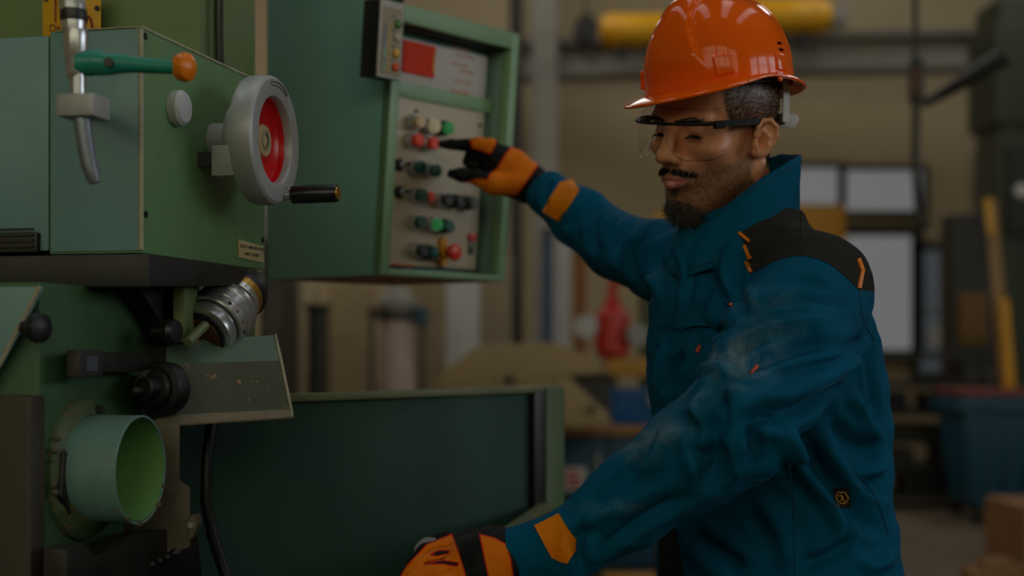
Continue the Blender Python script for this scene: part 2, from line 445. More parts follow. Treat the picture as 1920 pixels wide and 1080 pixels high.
# blue wheeled bin, right
d = 10.6
a = P(1800, 955, d); b = P(1990, 742, d)
t = thing('wheeled_bin', 'tall blue plastic bin on castors at the lower right', 'bin', (a.x, d, 0))
w = b.x-a.x; z0 = a.z+.02; z1 = b.z
m_bin = paint('blue_bin_plastic', rgb(4, 74, 98), .45, .15, scale=3)
MB().hexa([(.10, 0, z0), (w-.1, 0, z0), (w-.1, .6, z0), (.10, .6, z0), (0, -.06, z1), (w, -.06, z1), (w, .66, z1), (0, .66, z1)]).build('body', m_bin, t, bevel=.03)
MB().box((-.03, -.09, z1-.12), (w+.03, .69, z1-.05)).build('collar', m_bin, t, bevel=.01)
MB().box((-.0, -.07, z1-.005), (w, .67, z1+.045)).build('rim', paint('dull_red_plastic', rgb(128, 62, 54), .5), t, bevel=.01)
for i in range(4): MB().box((.2+i*.14, -.045, z0+.08), (.225+i*.14, .02, z1-.16)).build('rib', m_bin, t)
for x in (.14, w-.14):
    for y in (.06, .54): MB().cyl((x-.02, y, .06), (x+.02, y, .06), .06, n=16).build('castor', m_black, t)
# timber pallet box, lower right corner
t = thing('pallet_box', 'timber pallet box with a red block at the lower right corner', 'box', (P(2000, 0, 8.2).x, 8.2, 0))
for i in range(3): MB().box((-.24, 0, .02+i*.14), (.6, .03, .13+i*.14)).build('board', m_wood, t, bevel=.004)
for i in range(5): MB().box((-.24+i*.17, .03, .36), (-.09+i*.17, .7, .40)).build('top_board', m_wood, t, bevel=.004)
for x in (-.24, .52): MB().box((x, .03, 0), (x+.08, .7, .36)).build('corner_block', m_wood, t)
MB().box((-.02, -.05, .06), (.3, 0, .26)).build('red_block', m_red, t, bevel=.006)
t = thing('timber_offcut', 'small timber offcut lying on the floor before the pallet box', 'timber', (P(1850, 0, 8.0).x, 8.0, 0), R(14))
MB().box((-.14, -.05, 0), (.2, .05, .1)).build('beam_piece', m_wood, t, bevel=.006); MB().box((-.05, -.06, .1), (.12, .04, .14)).build('board_piece', m_wood, t, bevel=.004)

# ------------------------------------------------------------------ middle background, left of the worker
def panel_cab(name, label, cat, px0, px1, py_top, d, depth, mat, doors=2, z0=.0, extra=None):
    a = P(px0, 650, d); b = P(px1, 650, d); zt = P(0, py_top, d).z; w = b.x-a.x
    t = thing(name, label, cat, (a.x, d, 0))
    MB().box((0, 0, z0), (w, depth, zt)).build('body', mat, t, bevel=.01)
    for i in range(doors):
        x0 = w*i/doors+.015; x1 = w*(i+1)/doors-.015
        dr = MB().box((x0, -.02, z0+.08), (x1, 0, zt-.05)).build('door', mat, t, bevel=.004)
        MB().box((x1-.05, -.045, (z0+zt)/2-.06), (x1-.03, -.02, (z0+zt)/2+.06)).build('handle', m_dsteel, dr)
    return t
panel_cab('tall_cabinet', 'tall tan cabinet left of the black duct under the control box', 'cabinet', 484, 576, 520, 10.0, .6, m_wall, 1)
panel_cab('tall_cabinet', 'pale tan cabinet below the left half of the control box', 'cabinet', 616, 694, 520, 10.4, .6, paint('pale_tan', rgb(186, 164, 128), .6), 1)
panel_cab('tall_cabinet', 'white cabinet below the right half of the control box', 'cabinet', 836, 896, 500, 9.6, .5, m_white, 1)
panel_cab('tall_cabinet', 'beige cabinet behind the white cabinet under the control box', 'cabinet', 770, 960, 480, 11.2, .6, paint('beige_cab', rgb(160, 142, 112), .6), 2)
t = thing('duct', 'black vertical duct between two tan cabinets', 'duct', (P(594, 0, 9.6).x, 9.6, 0))
MB().box((-.065, 0, 0), (.065, .14, 1.58)).build('shaft', m_black, t, bevel=.01)
MB().box((-.085, -.02, 1.58), (.085, .16, 1.62)).build('cap', m_black, t, bevel=.006)
for z in (.5, 1.1): MB().box((-.075, -.012, z), (.075, .0, z+.03)).build('clamp', m_dsteel, t)
# pinkish dust collector bag in its frame
t = thing('dust_collector', 'pale pinkish dust collector bag in a dark frame below the control box', 'collector', (P(744, 0, 9.0).x, 9.0, 0))
MB().lathe([(.05, 0), (.11, .06), (.125, .5), (.12, .9), (.10, 1.42), (.06, 1.5)], (0, 0, .1), (0, 0, 1), 28).build('bag', paint('pale_bag', rgb(196, 172, 162), .7), t)
MB().lathe([(.13, 0), (.13, .05)], (0, 0, 1.5), (0, 0, 1), 28).build('clamp_ring', m_dsteel, t)
MB().lathe([(.1, 0), (.12, .06), (.05, .16)], (0, 0, 1.55), (0, 0, 1), 28).build('neck', m_steel, t)
for s in (-1, 1): MB().box((s*.16-.015, -.02, 0), (s*.16+.015, .02, 1.58)).build('frame_post', m_dsteel, t)
MB().box((-.18, -.02, 1.53), (.19, .02, 1.57)).build('frame_bar', m_dsteel, t)
MB().box((.12, -.08, 1.46), (.2, .06, 1.58)).build('valve', m_bluep, t, bevel=.01)
# upright boards/pipes against the wall
def upright(name, label, px0, px1, py_top, d, mat, cat='post'):
    a = P(px0, 0, d).x; b = P(px1, 0, d).x; zt = P(0, py_top, d).z
    t = thing(name, label, cat, ((a+b)/2, d, 0)); r = (b-a)/2
    MB().lathe([(r, .02), (r, zt)], (0, 0, 0), (0, 0, 1), 20).build('tube', mat, t)
    MB().lathe([(r*1.5, 0), (r*1.5, .02)], (0, 0, 0), (0, 0, 1), 20).build('foot_plate', m_dsteel, t)
    MB().lathe([(r*1.1, 0), (r*1.1, .03)], (0, 0, zt), (0, 0, 1), 20).build('end_cap', m_dsteel, t)
upright('blue_pipe', 'dark blue upright pipe right of the control box', 1016, 1035, 438, 9.8, paint('steel_blue', rgb(58, 82, 118), .5), 'pipe')
upright('white_pipe', 'white upright pipe beside the dark blue pipe', 1038, 1069, 440, 9.9, m_white, 'pipe')
upright('orange_pipe', 'orange brown upright pipe beside the white pipe', 1076, 1099, 480, 10.1, paint('orange_brown', rgb(158, 100, 58), .5), 'pipe')
# tan covered machine
m_tan = paint('tan_machine_cover', rgb(156, 132, 92), .6, .2, scale=3)
t = thing('covered_saw', 'tan sloping machine hood behind the dark green splash tray', 'machine', (P(980, 0, 7.2).x, 7.2, 0))
zt = P(0, 641, 7.2).z; zb = P(0, 722, 7.2).z
def pl(px, py, d=7.2): return P(px, py, d)
MB().prism([pl(822, 740), pl(822, 704), pl(893, 650), pl(1040, 641), pl(1112, 672), pl(1148, 700), pl(1048, 706), pl(1048, 740)], (0, .55, 0)).build('hood', m_tan, t, bevel=.012, world=True)
MB().prism([pl(1030, 800, 7.18), pl(1044, 706, 7.18), pl(1066, 706, 7.18), pl(1140, 776, 7.18), pl(1146, 800, 7.18)], (0, .6, 0)).build('chute', m_tan, t, bevel=.01, world=True)
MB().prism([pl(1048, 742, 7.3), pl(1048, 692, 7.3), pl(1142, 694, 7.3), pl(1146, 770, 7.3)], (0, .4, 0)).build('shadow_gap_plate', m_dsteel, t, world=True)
a = pl(830, 800); b = pl(1036, 770)
MB().box((a.x, 7.25, 0), (b.x, 7.75, a.z)).build('base_cabinet', m_tan, t, bevel=.01, world=True)
MB().cyl(pl(955, 712, 7.16), pl(955, 712, 7.22), .025, n=16).build('knob', m_dsteel, t, world=True)
MB().cyl(pl(1109, 768, 7.14), pl(1109, 768, 7.2), .02, n=16).build('knob', m_dsteel, t, world=True)
# red pump with grey flanges on a yellow stand
t = thing('red_pump', 'red pump with pale round flanges behind the tan hood', 'pump', P(1148, 710, 8.8))
q = P(1148, 620, 8.8)
MB().lathe([(.07, -.17), (.11, -.13), (.105, .1), (.06, .15), (.05, .19)], q, (0, 0, 1), 24).build('housing', m_red, t, world=True)
MB().prism([P(1124, 648, 8.75), P(1180, 640, 8.75), P(1168, 704, 8.75), P(1140, 708, 8.75)], (0, .12, 0)).build('lower_housing', m_red, t, bevel=.01, world=True)
MB().lathe([(.068, 0), (.068, .05)], P(1191, 628, 8.7), (.3, -.9, 0), 24).build('flange', m_steel, t, world=True)
MB().lathe([(.068, 0), (.068, .05)], P(1101, 612, 8.7), (-.3, -.9, 0), 24).build('flange', m_white, t, world=True)
MB().tube([P(1148, 575, 8.8), P(1148, 540, 8.8), P(1160, 515, 8.8)], .03, 10).build('pipe', m_red, t, world=True)
t = thing('yellow_stand', 'yellow stand carrying the red pump', 'stand', (P(1200, 0, 8.62).x, 8.62, 0))
a = P(1140, 706, 8.62); b = P(1262, 672, 8.62)
MB().box((a.x, 8.62, a.z), (b.x, 9.02, b.z)).build('top', paint('ochre_paint', rgb(180, 132, 44), .5), t, bevel=.01, world=True)
for x in (a.x+.02, b.x-.06):
    for y in (8.64, 8.96): MB().box((x, y, 0), (x+.04, y+.04, a.z)).build('leg', m_dsteel, t, world=True)
i_column('green_post', 1226, 46, 9.4, paint('olive_green', rgb(74, 84, 52), .5), 'olive green upright post behind the red pump', 'post', 2.0)
# workbench with blue cabinet
d = 7.9
t = thing('workbench', 'blue workbench with a timber top behind the splash tray', 'workbench', (P(1120, 0, d).x, d, 0))
a = P(1030, 816, d); b = P(1330, 800, d)
MB().box((a.x, d-.05, a.z), (b.x, d+.6, b.z)).build('top', m_wood, t, bevel=.006, world=True)
MB().box((a.x+.03, d, .1), (b.x-.03, d+.55, a.z)).build('body', m_bluep, t, bevel=.006, world=True)
for i in range(3):
    x0 = a.x+.05+i*.28
    dr = MB().box((x0, d-.02, .14), (x0+.26, d, a.z-.03)).build('door', m_bluep, t, bevel=.004, world=True)
    MB().box((x0+.21, d-.04, a.z-.22), (x0+.23, d-.02, a.z-.1)).build('handle', m_steel, dr, world=True)
MB().box((a.x+.05, d+.02, 0), (b.x-.05, d+.5, .1)).build('plinth', m_dsteel, t, world=True)
s0 = P(1056, 920, d-.04); s1 = P(1099, 877, d-.04)
st = MB().box((s0.x, d-.026, s0.z), (s1.x, d-.021, s1.z)).build('sticker', m_white, t, world=True)
for i in range(3):
    zz = s0.z+(s1.z-s0.z)*(.22+.26*i)
    MB().box((s0.x+.015, d-.029, zz-.008), (s1.x-.02-.012*i, d-.026, zz+.014)).build('red_line', m_red, st, world=True)
# blue storage tub on the bench
t = thing('storage_tub', 'blue plastic tub standing on the timber bench top', 'tub', (P(1192, 0, d+.2).x, d+.2, P(0, 800, d).z))
hb = P(0, 731, d).z-P(0, 800, d).z
m_tub = paint('bright_blue_plastic', rgb(18, 92, 150), .4, .15)
MB().hexa([(-.13, 0, 0), (.17, 0, 0), (.17, .24, 0), (-.13, .24, 0), (-.15, -.02, hb), (.2, -.02, hb), (.2, .26, hb), (-.15, .26, hb)]).build('body', m_tub, t, bevel=.012)
MB().box((-.165, -.035, hb-.03), (.215, .275, hb)).build('rim', m_tub, t, bevel=.006)
MB().cyl((.1, -.03, hb-.06), (.1, -.06, hb-.06), .035, n=16).build('cap', m_steel, t)
# yellow pallet truck low between worker and bench
t = thing('pallet_truck', 'yellow ochre pallet truck low behind the worker', 'truck', (P(1215, 0, 6.6).x, 6.6, 0))
MB().box((-.2, 0, .08), (.3, .16, .26)).build('frame', paint('ochre_paint', rgb(180, 132, 44), .5), t, bevel=.01)
for x in (-.16, .14): MB().box((x, .16, .12), (x+.14, .5, .2)).build('fork', m_wood, t, bevel=.01)
for x in (-.15, .2): MB().cyl((x-.03, .08, .08), (x+.03, .08, .08), .08, n=16).build('wheel', m_black, t)
MB().tube([(.05, .05, .2), (.05, -.05, .6), (.05, -.12, 1.0)], .018, 8).build('drawbar', m_dsteel, t)

panel_cab('yellow_cabinet', 'ochre yellow cabinet under the window behind the black shoulder yoke', 'cabinet', 1470, 1586, 384, 15.2, .5, paint('ochre_cab', rgb(190, 134, 20), .5), 1)
panel_cab('yellow_cabinet', 'yellow cabinet behind the raised arm and the beard', 'cabinet', 1232, 1312, 398, 13.0, .5, paint('yellow_cab', rgb(206, 152, 16), .5), 1)
panel_cab('switch_cabinet', 'pale grey cabinet seen between milling head and control box, over a dark base', 'cabinet', 490, 530, 380, 8.6, .4, paint('pale_grey_cab', rgb(176, 180, 190), .5), 1, z0=1.98)
panel_cab('base_unit', 'dark brown base unit under the pale grey cabinet', 'cabinet', 486, 534, 446, 8.5, .6, paint('dark_brown_unit', rgb(44, 36, 28), .5), 1)

# ================================================================== milling machine (left foreground)
def hit(M, px, py, axis, val):
    """Point (in M's local axes) where the view ray of a pixel meets the local plane axis=val."""
    Mi = M.inverted(); o = Mi @ Vector((0, 0, CH)); d = (Mi @ P(px, py, 1.0))-o
    s = (val-o[axis])/d[axis]
    return o+d*s
m_green = paint('machine_green', rgb(104, 144, 98), .38, .3, dirt_c=rgb(62, 86, 52), scale=7, bump=.05)
m_gfront = paint('machine_green_front', rgb(106, 146, 150), .36, .3, dirt_c=rgb(72, 104, 104), scale=7, bump=.05)  # grey-teal window sheen of the front faces put into the paint colour
m_col = paint('column_green', rgb(104, 122, 74), .5, .3, dirt_c=rgb(72, 88, 50), scale=3)
m_edge = paint('worn_edge_metal', rgb(178, 172, 150), .5, .5, scale=30)
m_chrome = paint('worn_chrome', rgb(205, 206, 208), .28, .2, scale=20, metal=.8, bump=.02)
m_cast = paint('cast_aluminium', rgb(190, 192, 194), .45, .45, dirt_c=rgb(108, 108, 106), scale=22, metal=.4, bump=.12)
m_teal = paint('teal_lever_plastic', rgb(20, 132, 116), .4, .2, scale=18)
m_orange = paint('orange_knob_plastic', rgb(255, 136, 10), .25, .15, scale=25)
m_grime = paint('oily_black_iron', rgb(20, 19, 17), .5, .5, dirt_c=rgb(40, 32, 25), scale=14, bump=.2)
m_brown = paint('brown_oiled_panel', rgb(54, 44, 32), .6, .5, scale=5)
m_redp = paint('handwheel_red', rgb(214, 14, 18), .22, .12, scale=18, bump=.02)
m_cream = paint('cream_plate', rgb(196, 176, 130), .5, .3, dirt_c=rgb(110, 84, 48), scale=40)
m_ink = paint('black_ink', rgb(30, 26, 20), .7, 0, bump=0)
m_sheet = paint('worn_green_sheet', rgb(78, 104, 88), .4, .75, dirt_c=rgb(66, 62, 50), scale=9, chip=.25, chip_c=rgb(150, 112, 80))
m_rough = paint('rough_grey_casting', rgb(92, 82, 66), .6, .6, dirt_c=rgb(46, 38, 30), scale=16, bump=.4)
m_brass = paint('brass_band', rgb(196, 150, 70), .35, .3, scale=30, metal=.9)

ROT = math.atan2(-.217, .976)
mill = thing('milling_machine', 'large green milling machine with a red and silver handwheel at the left', 'machine', (-.456, 1.75, 0), ROT)
ML = wmat(mill)
def side(px, py, x=0.0): return hit(ML, px, py, 0, x)
def front(px, py, y=0.0): return hit(ML, px, py, 1, y)
# column behind, base
col = MB().box((-.75, .40, .1), (-.108, .617, 2.6)).build('column', m_col, mill, bevel=.006)
MB().box((-.107, .45, .2), (-.102, .60, 2.5)).build('access_panel', m_col, col, bevel=.002)
MB().tube([side(412, -40, -.09), side(411, 60, -.09), side(413, 118, -.09), side(416, 260, -.09)], .006, 10).build('cable', m_black, mill)
MB().box((-.85, -.2, 0), (.05, .75, .12)).build('machine_foot', m_grime, mill, bevel=.015)
# head housing
zt, zb = 1.724, 1.445
head = MB().box((-.125, 0, zb), (0, .395, zt)).build('head_housing', m_green, mill, bevel=.003)
MB().box((-.1215, -.0022, zb+.003), (-.003, .0, zt-.003)).build('front_cover', m_gfront, head, bevel=.001)
MB().tube([(-.0006, -.0006, zb+.004), (-.0006, -.0006, zt-.004)], .0034, 8).build('worn_edge', m_edge, head)
MB().tube([(-.0006, .004, zt-.0006), (-.0006, .39, zt-.0006)], .0021, 8).build('worn_edge', m_edge, head)
MB().tube([(-.115, -.0006, zt-.0006), (-.004, -.0006, zt-.0006)], .0012, 8).build('worn_edge', m_edge, head)
for (px, py) in ((272, 68), (273, 402), (492, 450)):
    q = side(px, py); MB().cyl(q-Vector((.002, 0, 0)), q+Vector((.0012, 0, 0)), .0045, n=14).build('screw', m_black, head)
left = MB().box((-.72, .004, zb+.005), (-.1285, .39, zt-.004)).build('left_housing', m_gfront, mill, bevel=.003)
a = front(-60, 484, 0); b = front(74, 436, 0)
MB().box((a.x, -.006, zb+.003), (b.x, .003, b.z)).build('vent_grille', m_grime, left, bevel=.002)
for i in range(4):
    z = zb+.009+i*.007; MB().box((a.x, -.0085, z), (b.x-.004, -.006, z+.003)).build('vent_slat', m_grime, left)
# slab under the head
MB().hexa([(-.75, -.02, 1.4025), (.02, -.02, 1.4025), (.02, .285, 1.4175), (-.75, .285, 1.4175),
           (-.75, -.02, 1.443), (.02, -.02, 1.443), (.02, .285, 1.443), (-.75, .285, 1.443)]).build('slide_plate', m_grime, mill, bevel=.003)
# yellow warning plate on the column
q0 = front(82, 56, .36); q1 = front(190, -20, .36)
wp = MB().box((q0.x, .356, q0.z-.02), (q1.x, .36, q1.z)).build('warning_plate', m_yellow, mill, bevel=.0015)
MB().box((q0.x+.02, .36, q0.z-.04), (q1.x-.02, .40, q1.z-.02)).build('plate_bracket', m_dsteel, mill)
m_dred = paint('dark_red_print', rgb(120, 34, 12), .6, 0, bump=0)
c = front(166, 44, .3555); w = .0065
MB().tube([c+Vector((-w, 0, -.022)), c+Vector((-w, 0, -.004)), c+Vector((-w*.6, 0, .006)), c+Vector((0, 0, .011)), c+Vector((w*.6, 0, .006)), c+Vector((w, 0, -.004)), c+Vector((w, 0, -.022))], .0022, 6).build('arch_mark', m_dred, wp)
c = front(104, 6, .3555); MB().box(c+Vector((-.0015, -.0004, -.03)), c+Vector((.0015, .0004, .04))).build('border_line', m_dred, wp)
text_obj('lettering', 'Da', .016, frame(front(103, 53, .3552), (1, 0, 0), (0, 0, 1)), m_dred, wp)
for px, py in ((183, 16), (87, -2)):
    c = front(px, py, .356); MB().cyl(c, c+Vector((0, -.003, 0)), .004, n=12).build('bolt', m_black, wp)

# chrome quill lever with spout, in front of the head
D = 1.60
def V(px, py, d=D): return P(px, py, d)
MB().lathe([(.013, 0), (.0135, .008), (.0135, .03), (.0125, .034)], V(138, 58), (0, 0, 1), 24).build('upper_sleeve', m_chrome, mill, world=True)
MB().lathe([(.0145, 0), (.015, .003), (.015, .010), (.0145, .013)], V(138, 40), (0, 0, 1), 24).build('black_ring', m_black, mill, world=True)
MB().lathe([(.0135, -.0), (.014, .02), (.0135, .26)], V(134, 22), (0, 0, 1), 24).build('upper_rod', m_chrome, mill, world=True)
MB().lathe([(.0085, 0), (.0115, .008), (.0105, .018), (.0132, .026), (.0142, .05), (.0135, .056)], V(142, 150), (0, 0, 1), 24).build('spindle_sleeve', m_chrome, mill, world=True)
MB().lathe([(.009, 0), (.0095, .03)], V(146, 186), (0, 0, 1), 20).build('spindle_neck', m_chrome, mill, world=True)
MB().box((-.022, -.016, -.0125), (.022, .028, .0125), frame(V(152, 200), (1, -.16, 0), (.16, 1, 0))).build('clamp_block', m_cast, mill, bevel=.002, world=True)
q = V(158, 200, 1.62); MB().cyl(q, V(158, 200, 1.785), .008, n=16).build('support_arm', m_dsteel, mill, world=True)
MB().tube([V(154, 222), V(157, 245), V(162, 280), V(168, 312), V(175, 332), V(178, 343)], [.0100, .0100, .0098, .0092, .0082, .006], 18).build('spout', paint('blue_grey_steel', rgb(120, 126, 138), .4, .3, scale=20, metal=.5), mill, world=True)
MB().tube([V(146, 118), V(175, 119)], .0145, 18).build('lever_hub', m_teal, mill, world=True)
lv = MB().tube([V(166, 118, 1.6), V(186, 118, 1.6), V(205, 121, 1.6), V(225, 119, 1.6), V(250, 121, 1.605), V(290, 124, 1.61), V(325, 126, 1.615), V(345, 126, 1.62)],
               [.0135, .0145, .012, .0115, .0092, .0085, .0078, .006], 18).build('feed_lever', m_teal, mill, world=True)
q = V(203, 116, 1.584); MB().cyl(q, q+Vector((0, .006, 0)), .0055, n=14).build('bolt', m_dsteel, lv, world=True)
q = V(346, 126, 1.62)
MB().lathe([(.0, -.012), (.009, -.0115), (.0150, -.007), (.0170, 0), (.0156, .006), (.009, .0105), (0, .0115)], q, (.93, -.36, -.04), 28).build('lever_knob', m_orange, lv, world=True)

# white plastic cap on the side
q = side(326, 203)
MB().lathe([(.0225, 0), (.0235, .003), (.0228, .012), (.019, .0165), (.010, .0185), (0, .019)], q, (1, 0, 0), 32).build('white_cap', paint('white_plastic', rgb(205, 203, 208), .35, .1), mill)

# handwheel
HW = Vector((0, .212, 1.611))
hx = (1, 0, 0)
wheel = MB().lathe([(.080, .056), (.0865, .059), (.088, .064), (.088, .084), (.0865, .0885), (.083, .0915), (.066, .092), (.0605, .0905), (.0585, .0875),
                    (.0575, .076), (.0575, .06), (.06, .056), (.080, .056)], HW, hx, 72, caps=False).build('handwheel', m_cast, mill, smooth=30)
MB().lathe([(.0578, .080), (.056, .072), (.048, .066), (.030, .064), (.022, .066)], HW, hx, 56, caps=False).build('red_dish', m_redp, wheel)
MB().lathe([(.0225, .058), (.0225, .073), (.0205, .0757), (.0, .0762)], HW, hx, 40).build('hub_cap', m_cream, wheel)
hc = HW+Vector((.0764, 0, 0))
for r_ in (.0135, .0105):
    MB().tube([hc+Vector((0, math.cos(k*.2618)*r_, math.sin(k*.2618)*r_)) for k in range(24)], .0007, 6, closed=True).build('hub_ring', m_edge, wheel)
MB().tube([hc+Vector((0, math.sin(t_)*.006, (t_-1.57)*.006)) for t_ in np.linspace(0, 3.14, 8)], .0008, 6).build('hub_mark', m_ink, wheel)
MB().tube([HW+Vector((.0923, math.sin(t_)*.074, math.cos(t_)*.074)) for t_ in np.linspace(-.25, .5, 14)]+[HW+Vector((.0923, math.sin(t_)*.079, math.cos(t_)*.079)) for t_ in np.linspace(.5, -.25, 14)], .0005, 5, closed=True).build('maker_stamp', m_dsteel, wheel)
MB().lathe([(.026, 0), (.026, .034), (.050, .034), (.052, .037), (.052, .046), (.050, .049), (.03, .049), (.03, .062)], HW, hx, 48).build('graduated_dial', m_cast, wheel)
hp = HW+Vector((.088, .034, -.071))
MB().cyl(hp, hp+Vector((.014, 0, 0)), .0075, n=18).build('handle_ferrule', m_chrome, wheel)
hg = MB().lathe([(.0095, .012), (.0125, .014), (.0128, .03), (.0125, .074), (.0118, .0785), (.009, .079)], hp, (1, 0, .01), 28).build('handle_grip', paint('black_bakelite', rgb(18, 18, 20), .25, .1), wheel)
MB().lathe([(.0092, .0788), (.0088, .0805), (.003, .0808)], hp, (1, 0, .01), 20).build('handle_end', m_brass, hg)
# clamp block behind the wheel
c0 = Vector((.024, .150, 1.557)); cb = MB().box(c0, c0+Vector((.034, .026, .041))).build('dial_clamp_block', m_cast, mill, bevel=.002)
for dz in (.011, .031): MB().cyl(c0+Vector((.034, .013, dz)), c0+Vector((.037, .013, dz)), .0042, n=12).build('socket_screw', m_black, cb)
MB().box((0, .160, 1.572), (.024, .172, 1.59)).build('clamp_foot', m_dsteel, cb)
# rust stain patch and nameplate
a, b, c_, d_ = side(446, 449), side(492, 462), side(493, 493), side(446, 483)
ux = (b-a); ux.x = 0
np_ = MB().prism([a, b, c_, d_], (.0016, 0, 0)).build('nameplate', m_cream, mill, bevel=.0004)
ctr = (a+b+c_+d_)/4+Vector((.0018, 0, 0)); Fm = frame(ctr, (0, 1, -.0), (0, 0, 1))
text_obj('lettering', 'TAP FLE CAMBOCEED 40 TN', .0068, frame(ctr+Vector((0, .001, .0055)), (0, 1, 0), (0, 0, 1)), m_ink, np_, .0002)
text_obj('lettering', 'F-ANK 735 ROENC', .0068, frame(ctr+Vector((0, .001, -.0045)), (0, 1, 0), (0, 0, 1)), m_ink, np_, .0002)
for v in (a, b, c_, d_):
    v2 = v+(ctr-v)*.1; MB().sphere((v2.x+.001, v2.y, v2.z), .0017, 10, 6).build('rivet', m_chrome, np_)

# lower body (its right side faces the camera obliquely)
XS = -.065
body = MB().box((-.75, -.1226, .1), (XS, .2287, 1.405)).build('knee_body', paint('shaded_knee_green', rgb(54, 92, 54), .5, .6, dirt_c=rgb(24, 36, 22), scale=5), mill, bevel=.006)  # darker copy of the machine green, shade low on the machine put into its colour
fa = front(-120, 1200, -.15); fb = front(62, 742, -.15)
MB().box((fa.x, -.155, .3), (fb.x, -.124, fb.z)).build('front_panel', m_brown, mill, bevel=.003)
pts = [front(-150, 538, -.14), front(74, 538, -.14), front(0, 676, -.14), front(-150, 900, -.14)]
sh = MB().prism(pts, (0, .012, 0)).build('chip_shield', m_gfront, mill, bevel=.001)
MB().tube([front(75, 538, -.142), front(2, 678, -.142), front(-40, 752, -.142)], .0028, 8).build('worn_edge', m_edge, sh)
def on(px, py, x=XS): return side(px, py, x)
q = on(44, 615)
MB().lathe([(.008, 0), (.008, .012), (.015, .014), (.0175, .02), (.0165, .027), (.010, .031), (0, .032)], q, (1, -.2, 0), 24).build('ball_knob', m_black, mill)
q0, q1 = on(140, 680, XS+.02), on(268, 680, XS+.02)
hb = MB().box((XS+.006, q0.y, q0.z-.013), (XS+.030, q1.y, q0.z+.012)).build('clamp_lever', m_grime, mill, bevel=.003)
e = on(140, 680, XS+.03)
MB().box((XS+.026, e.y-.012, e.z-.017), (XS+.042, e.y+.045, e.z+.015)).build('lever_head', m_dsteel, hb, bevel=.002)
MB().box((XS+.041, e.y+.006, e.z-.010), (XS+.0425, e.y+.032, e.z+.008)).build('worn_face', paint('worn_blue_steel', rgb(74, 80, 92), .4), hb)
q = on(290, 622, XS+.035)
MB().lathe([(.010, 0), (.010, .02), (.0165, .022), (.0175, .028), (.014, .034), (0, .036)], q, (1, -.15, 0), 24).build('stop_knob', m_black, mill)
# wedge below the slab, green block
MB().prism([on(258, 534, -.03), on(326, 534, -.03), on(345, 640, -.03), on(318, 650, -.03), on(300, 600, -.03)], (-.03, 0, 0)).build('slide_bracket', m_grime, mill, bevel=.002)
MB().box(P(324, 642, 1.868), P(371, 520, 1.945)).build('spindle_block', m_col, mill, bevel=.002, world=True)
# tilted spindle with collet chuck
c0 = P(376, 632, 1.93); c1 = P(470, 536, 2.055); ax = (c1-c0)
k = ax.length/.14
prof = [(.0, .0), (0.02640, .0), (0.02760, .006)]
MB().lathe(prof, c0, ax, 40).build('collet_face', paint('rusty_collet', rgb(104, 66, 38), .5, .5, scale=40, metal=.5), mill, world=True)
chk = MB().lathe([(0.02820, .002), (0.03360, .003), (0.03420, .008)], c0, ax, 48).build('front_ring', m_black, mill, world=True)
MB().lathe([(0.03480, .006), (0.04020, .008), (0.04140, .012), (0.04140, .026), (0.04080, .027)], c0, ax, 56).build('collet_nut', m_chrome, mill, world=True)
MB().lathe([(0.03960, .0265), (0.04020, .0315)], c0, ax, 56).build('black_band', m_black, mill, world=True)
ch = MB().lathe([(0.04260, .031), (0.04500, .033), (0.04536, .047), (0.04416, .048), (0.04416, .0495), (0.04536, .0505), (0.04536, .064), (0.04416, .065), (0.04416, .0665), (0.04500, .0675), (0.04464, .080), (0.04020, .088), (0.03480, .091)], c0, ax, 72).build('chuck_body', m_chrome, mill, world=True)
uu = ax.normalized().orthogonal().normalized(); ww = ax.normalized().cross(uu)
for k in range(18):
    an = 2*math.pi*k/18; o_ = c0+ax.normalized()*.040+(uu*math.cos(an)+ww*math.sin(an))*.0451
    MB().cyl(o_, o_+(uu*math.cos(an)+ww*math.sin(an))*.0008, .0028 if k % 3 == 0 else .0014, n=10).build('spanner_hole', m_black, ch, world=True)
MB().lathe([(0.03360, .090), (0.03360, .099)], c0, ax, 48).build('black_groove', m_black, mill, world=True)
MB().lathe([(0.03300, .098), (0.03480, .100), (0.03480, .108), (0.03300, .109)], c0, ax, 48).build('chrome_collar', m_chrome, mill, world=True)
MB().lathe([(0.03300, .109), (0.03420, .110), (0.03420, .122), (0.03240, .123)], c0, ax, 48).build('brass_collar', m_brass, mill, world=True)
MB().lathe([(0.03420, .122), (0.03600, .124), (0.03600, .134), (0.03420, .137), (0.02400, .16)], c0, ax, 48).build('spindle_nose', m_black, mill, world=True)
MB().lathe([(.0065, 0), (.0065, .05)], P(352, 642, 1.852), P(392, 602, 1.905)-P(352, 642, 1.852), 16).build('milling_cutter', paint('green_tinged_steel', rgb(130, 140, 104), .4, .3, scale=30, metal=.4), mill, world=True)
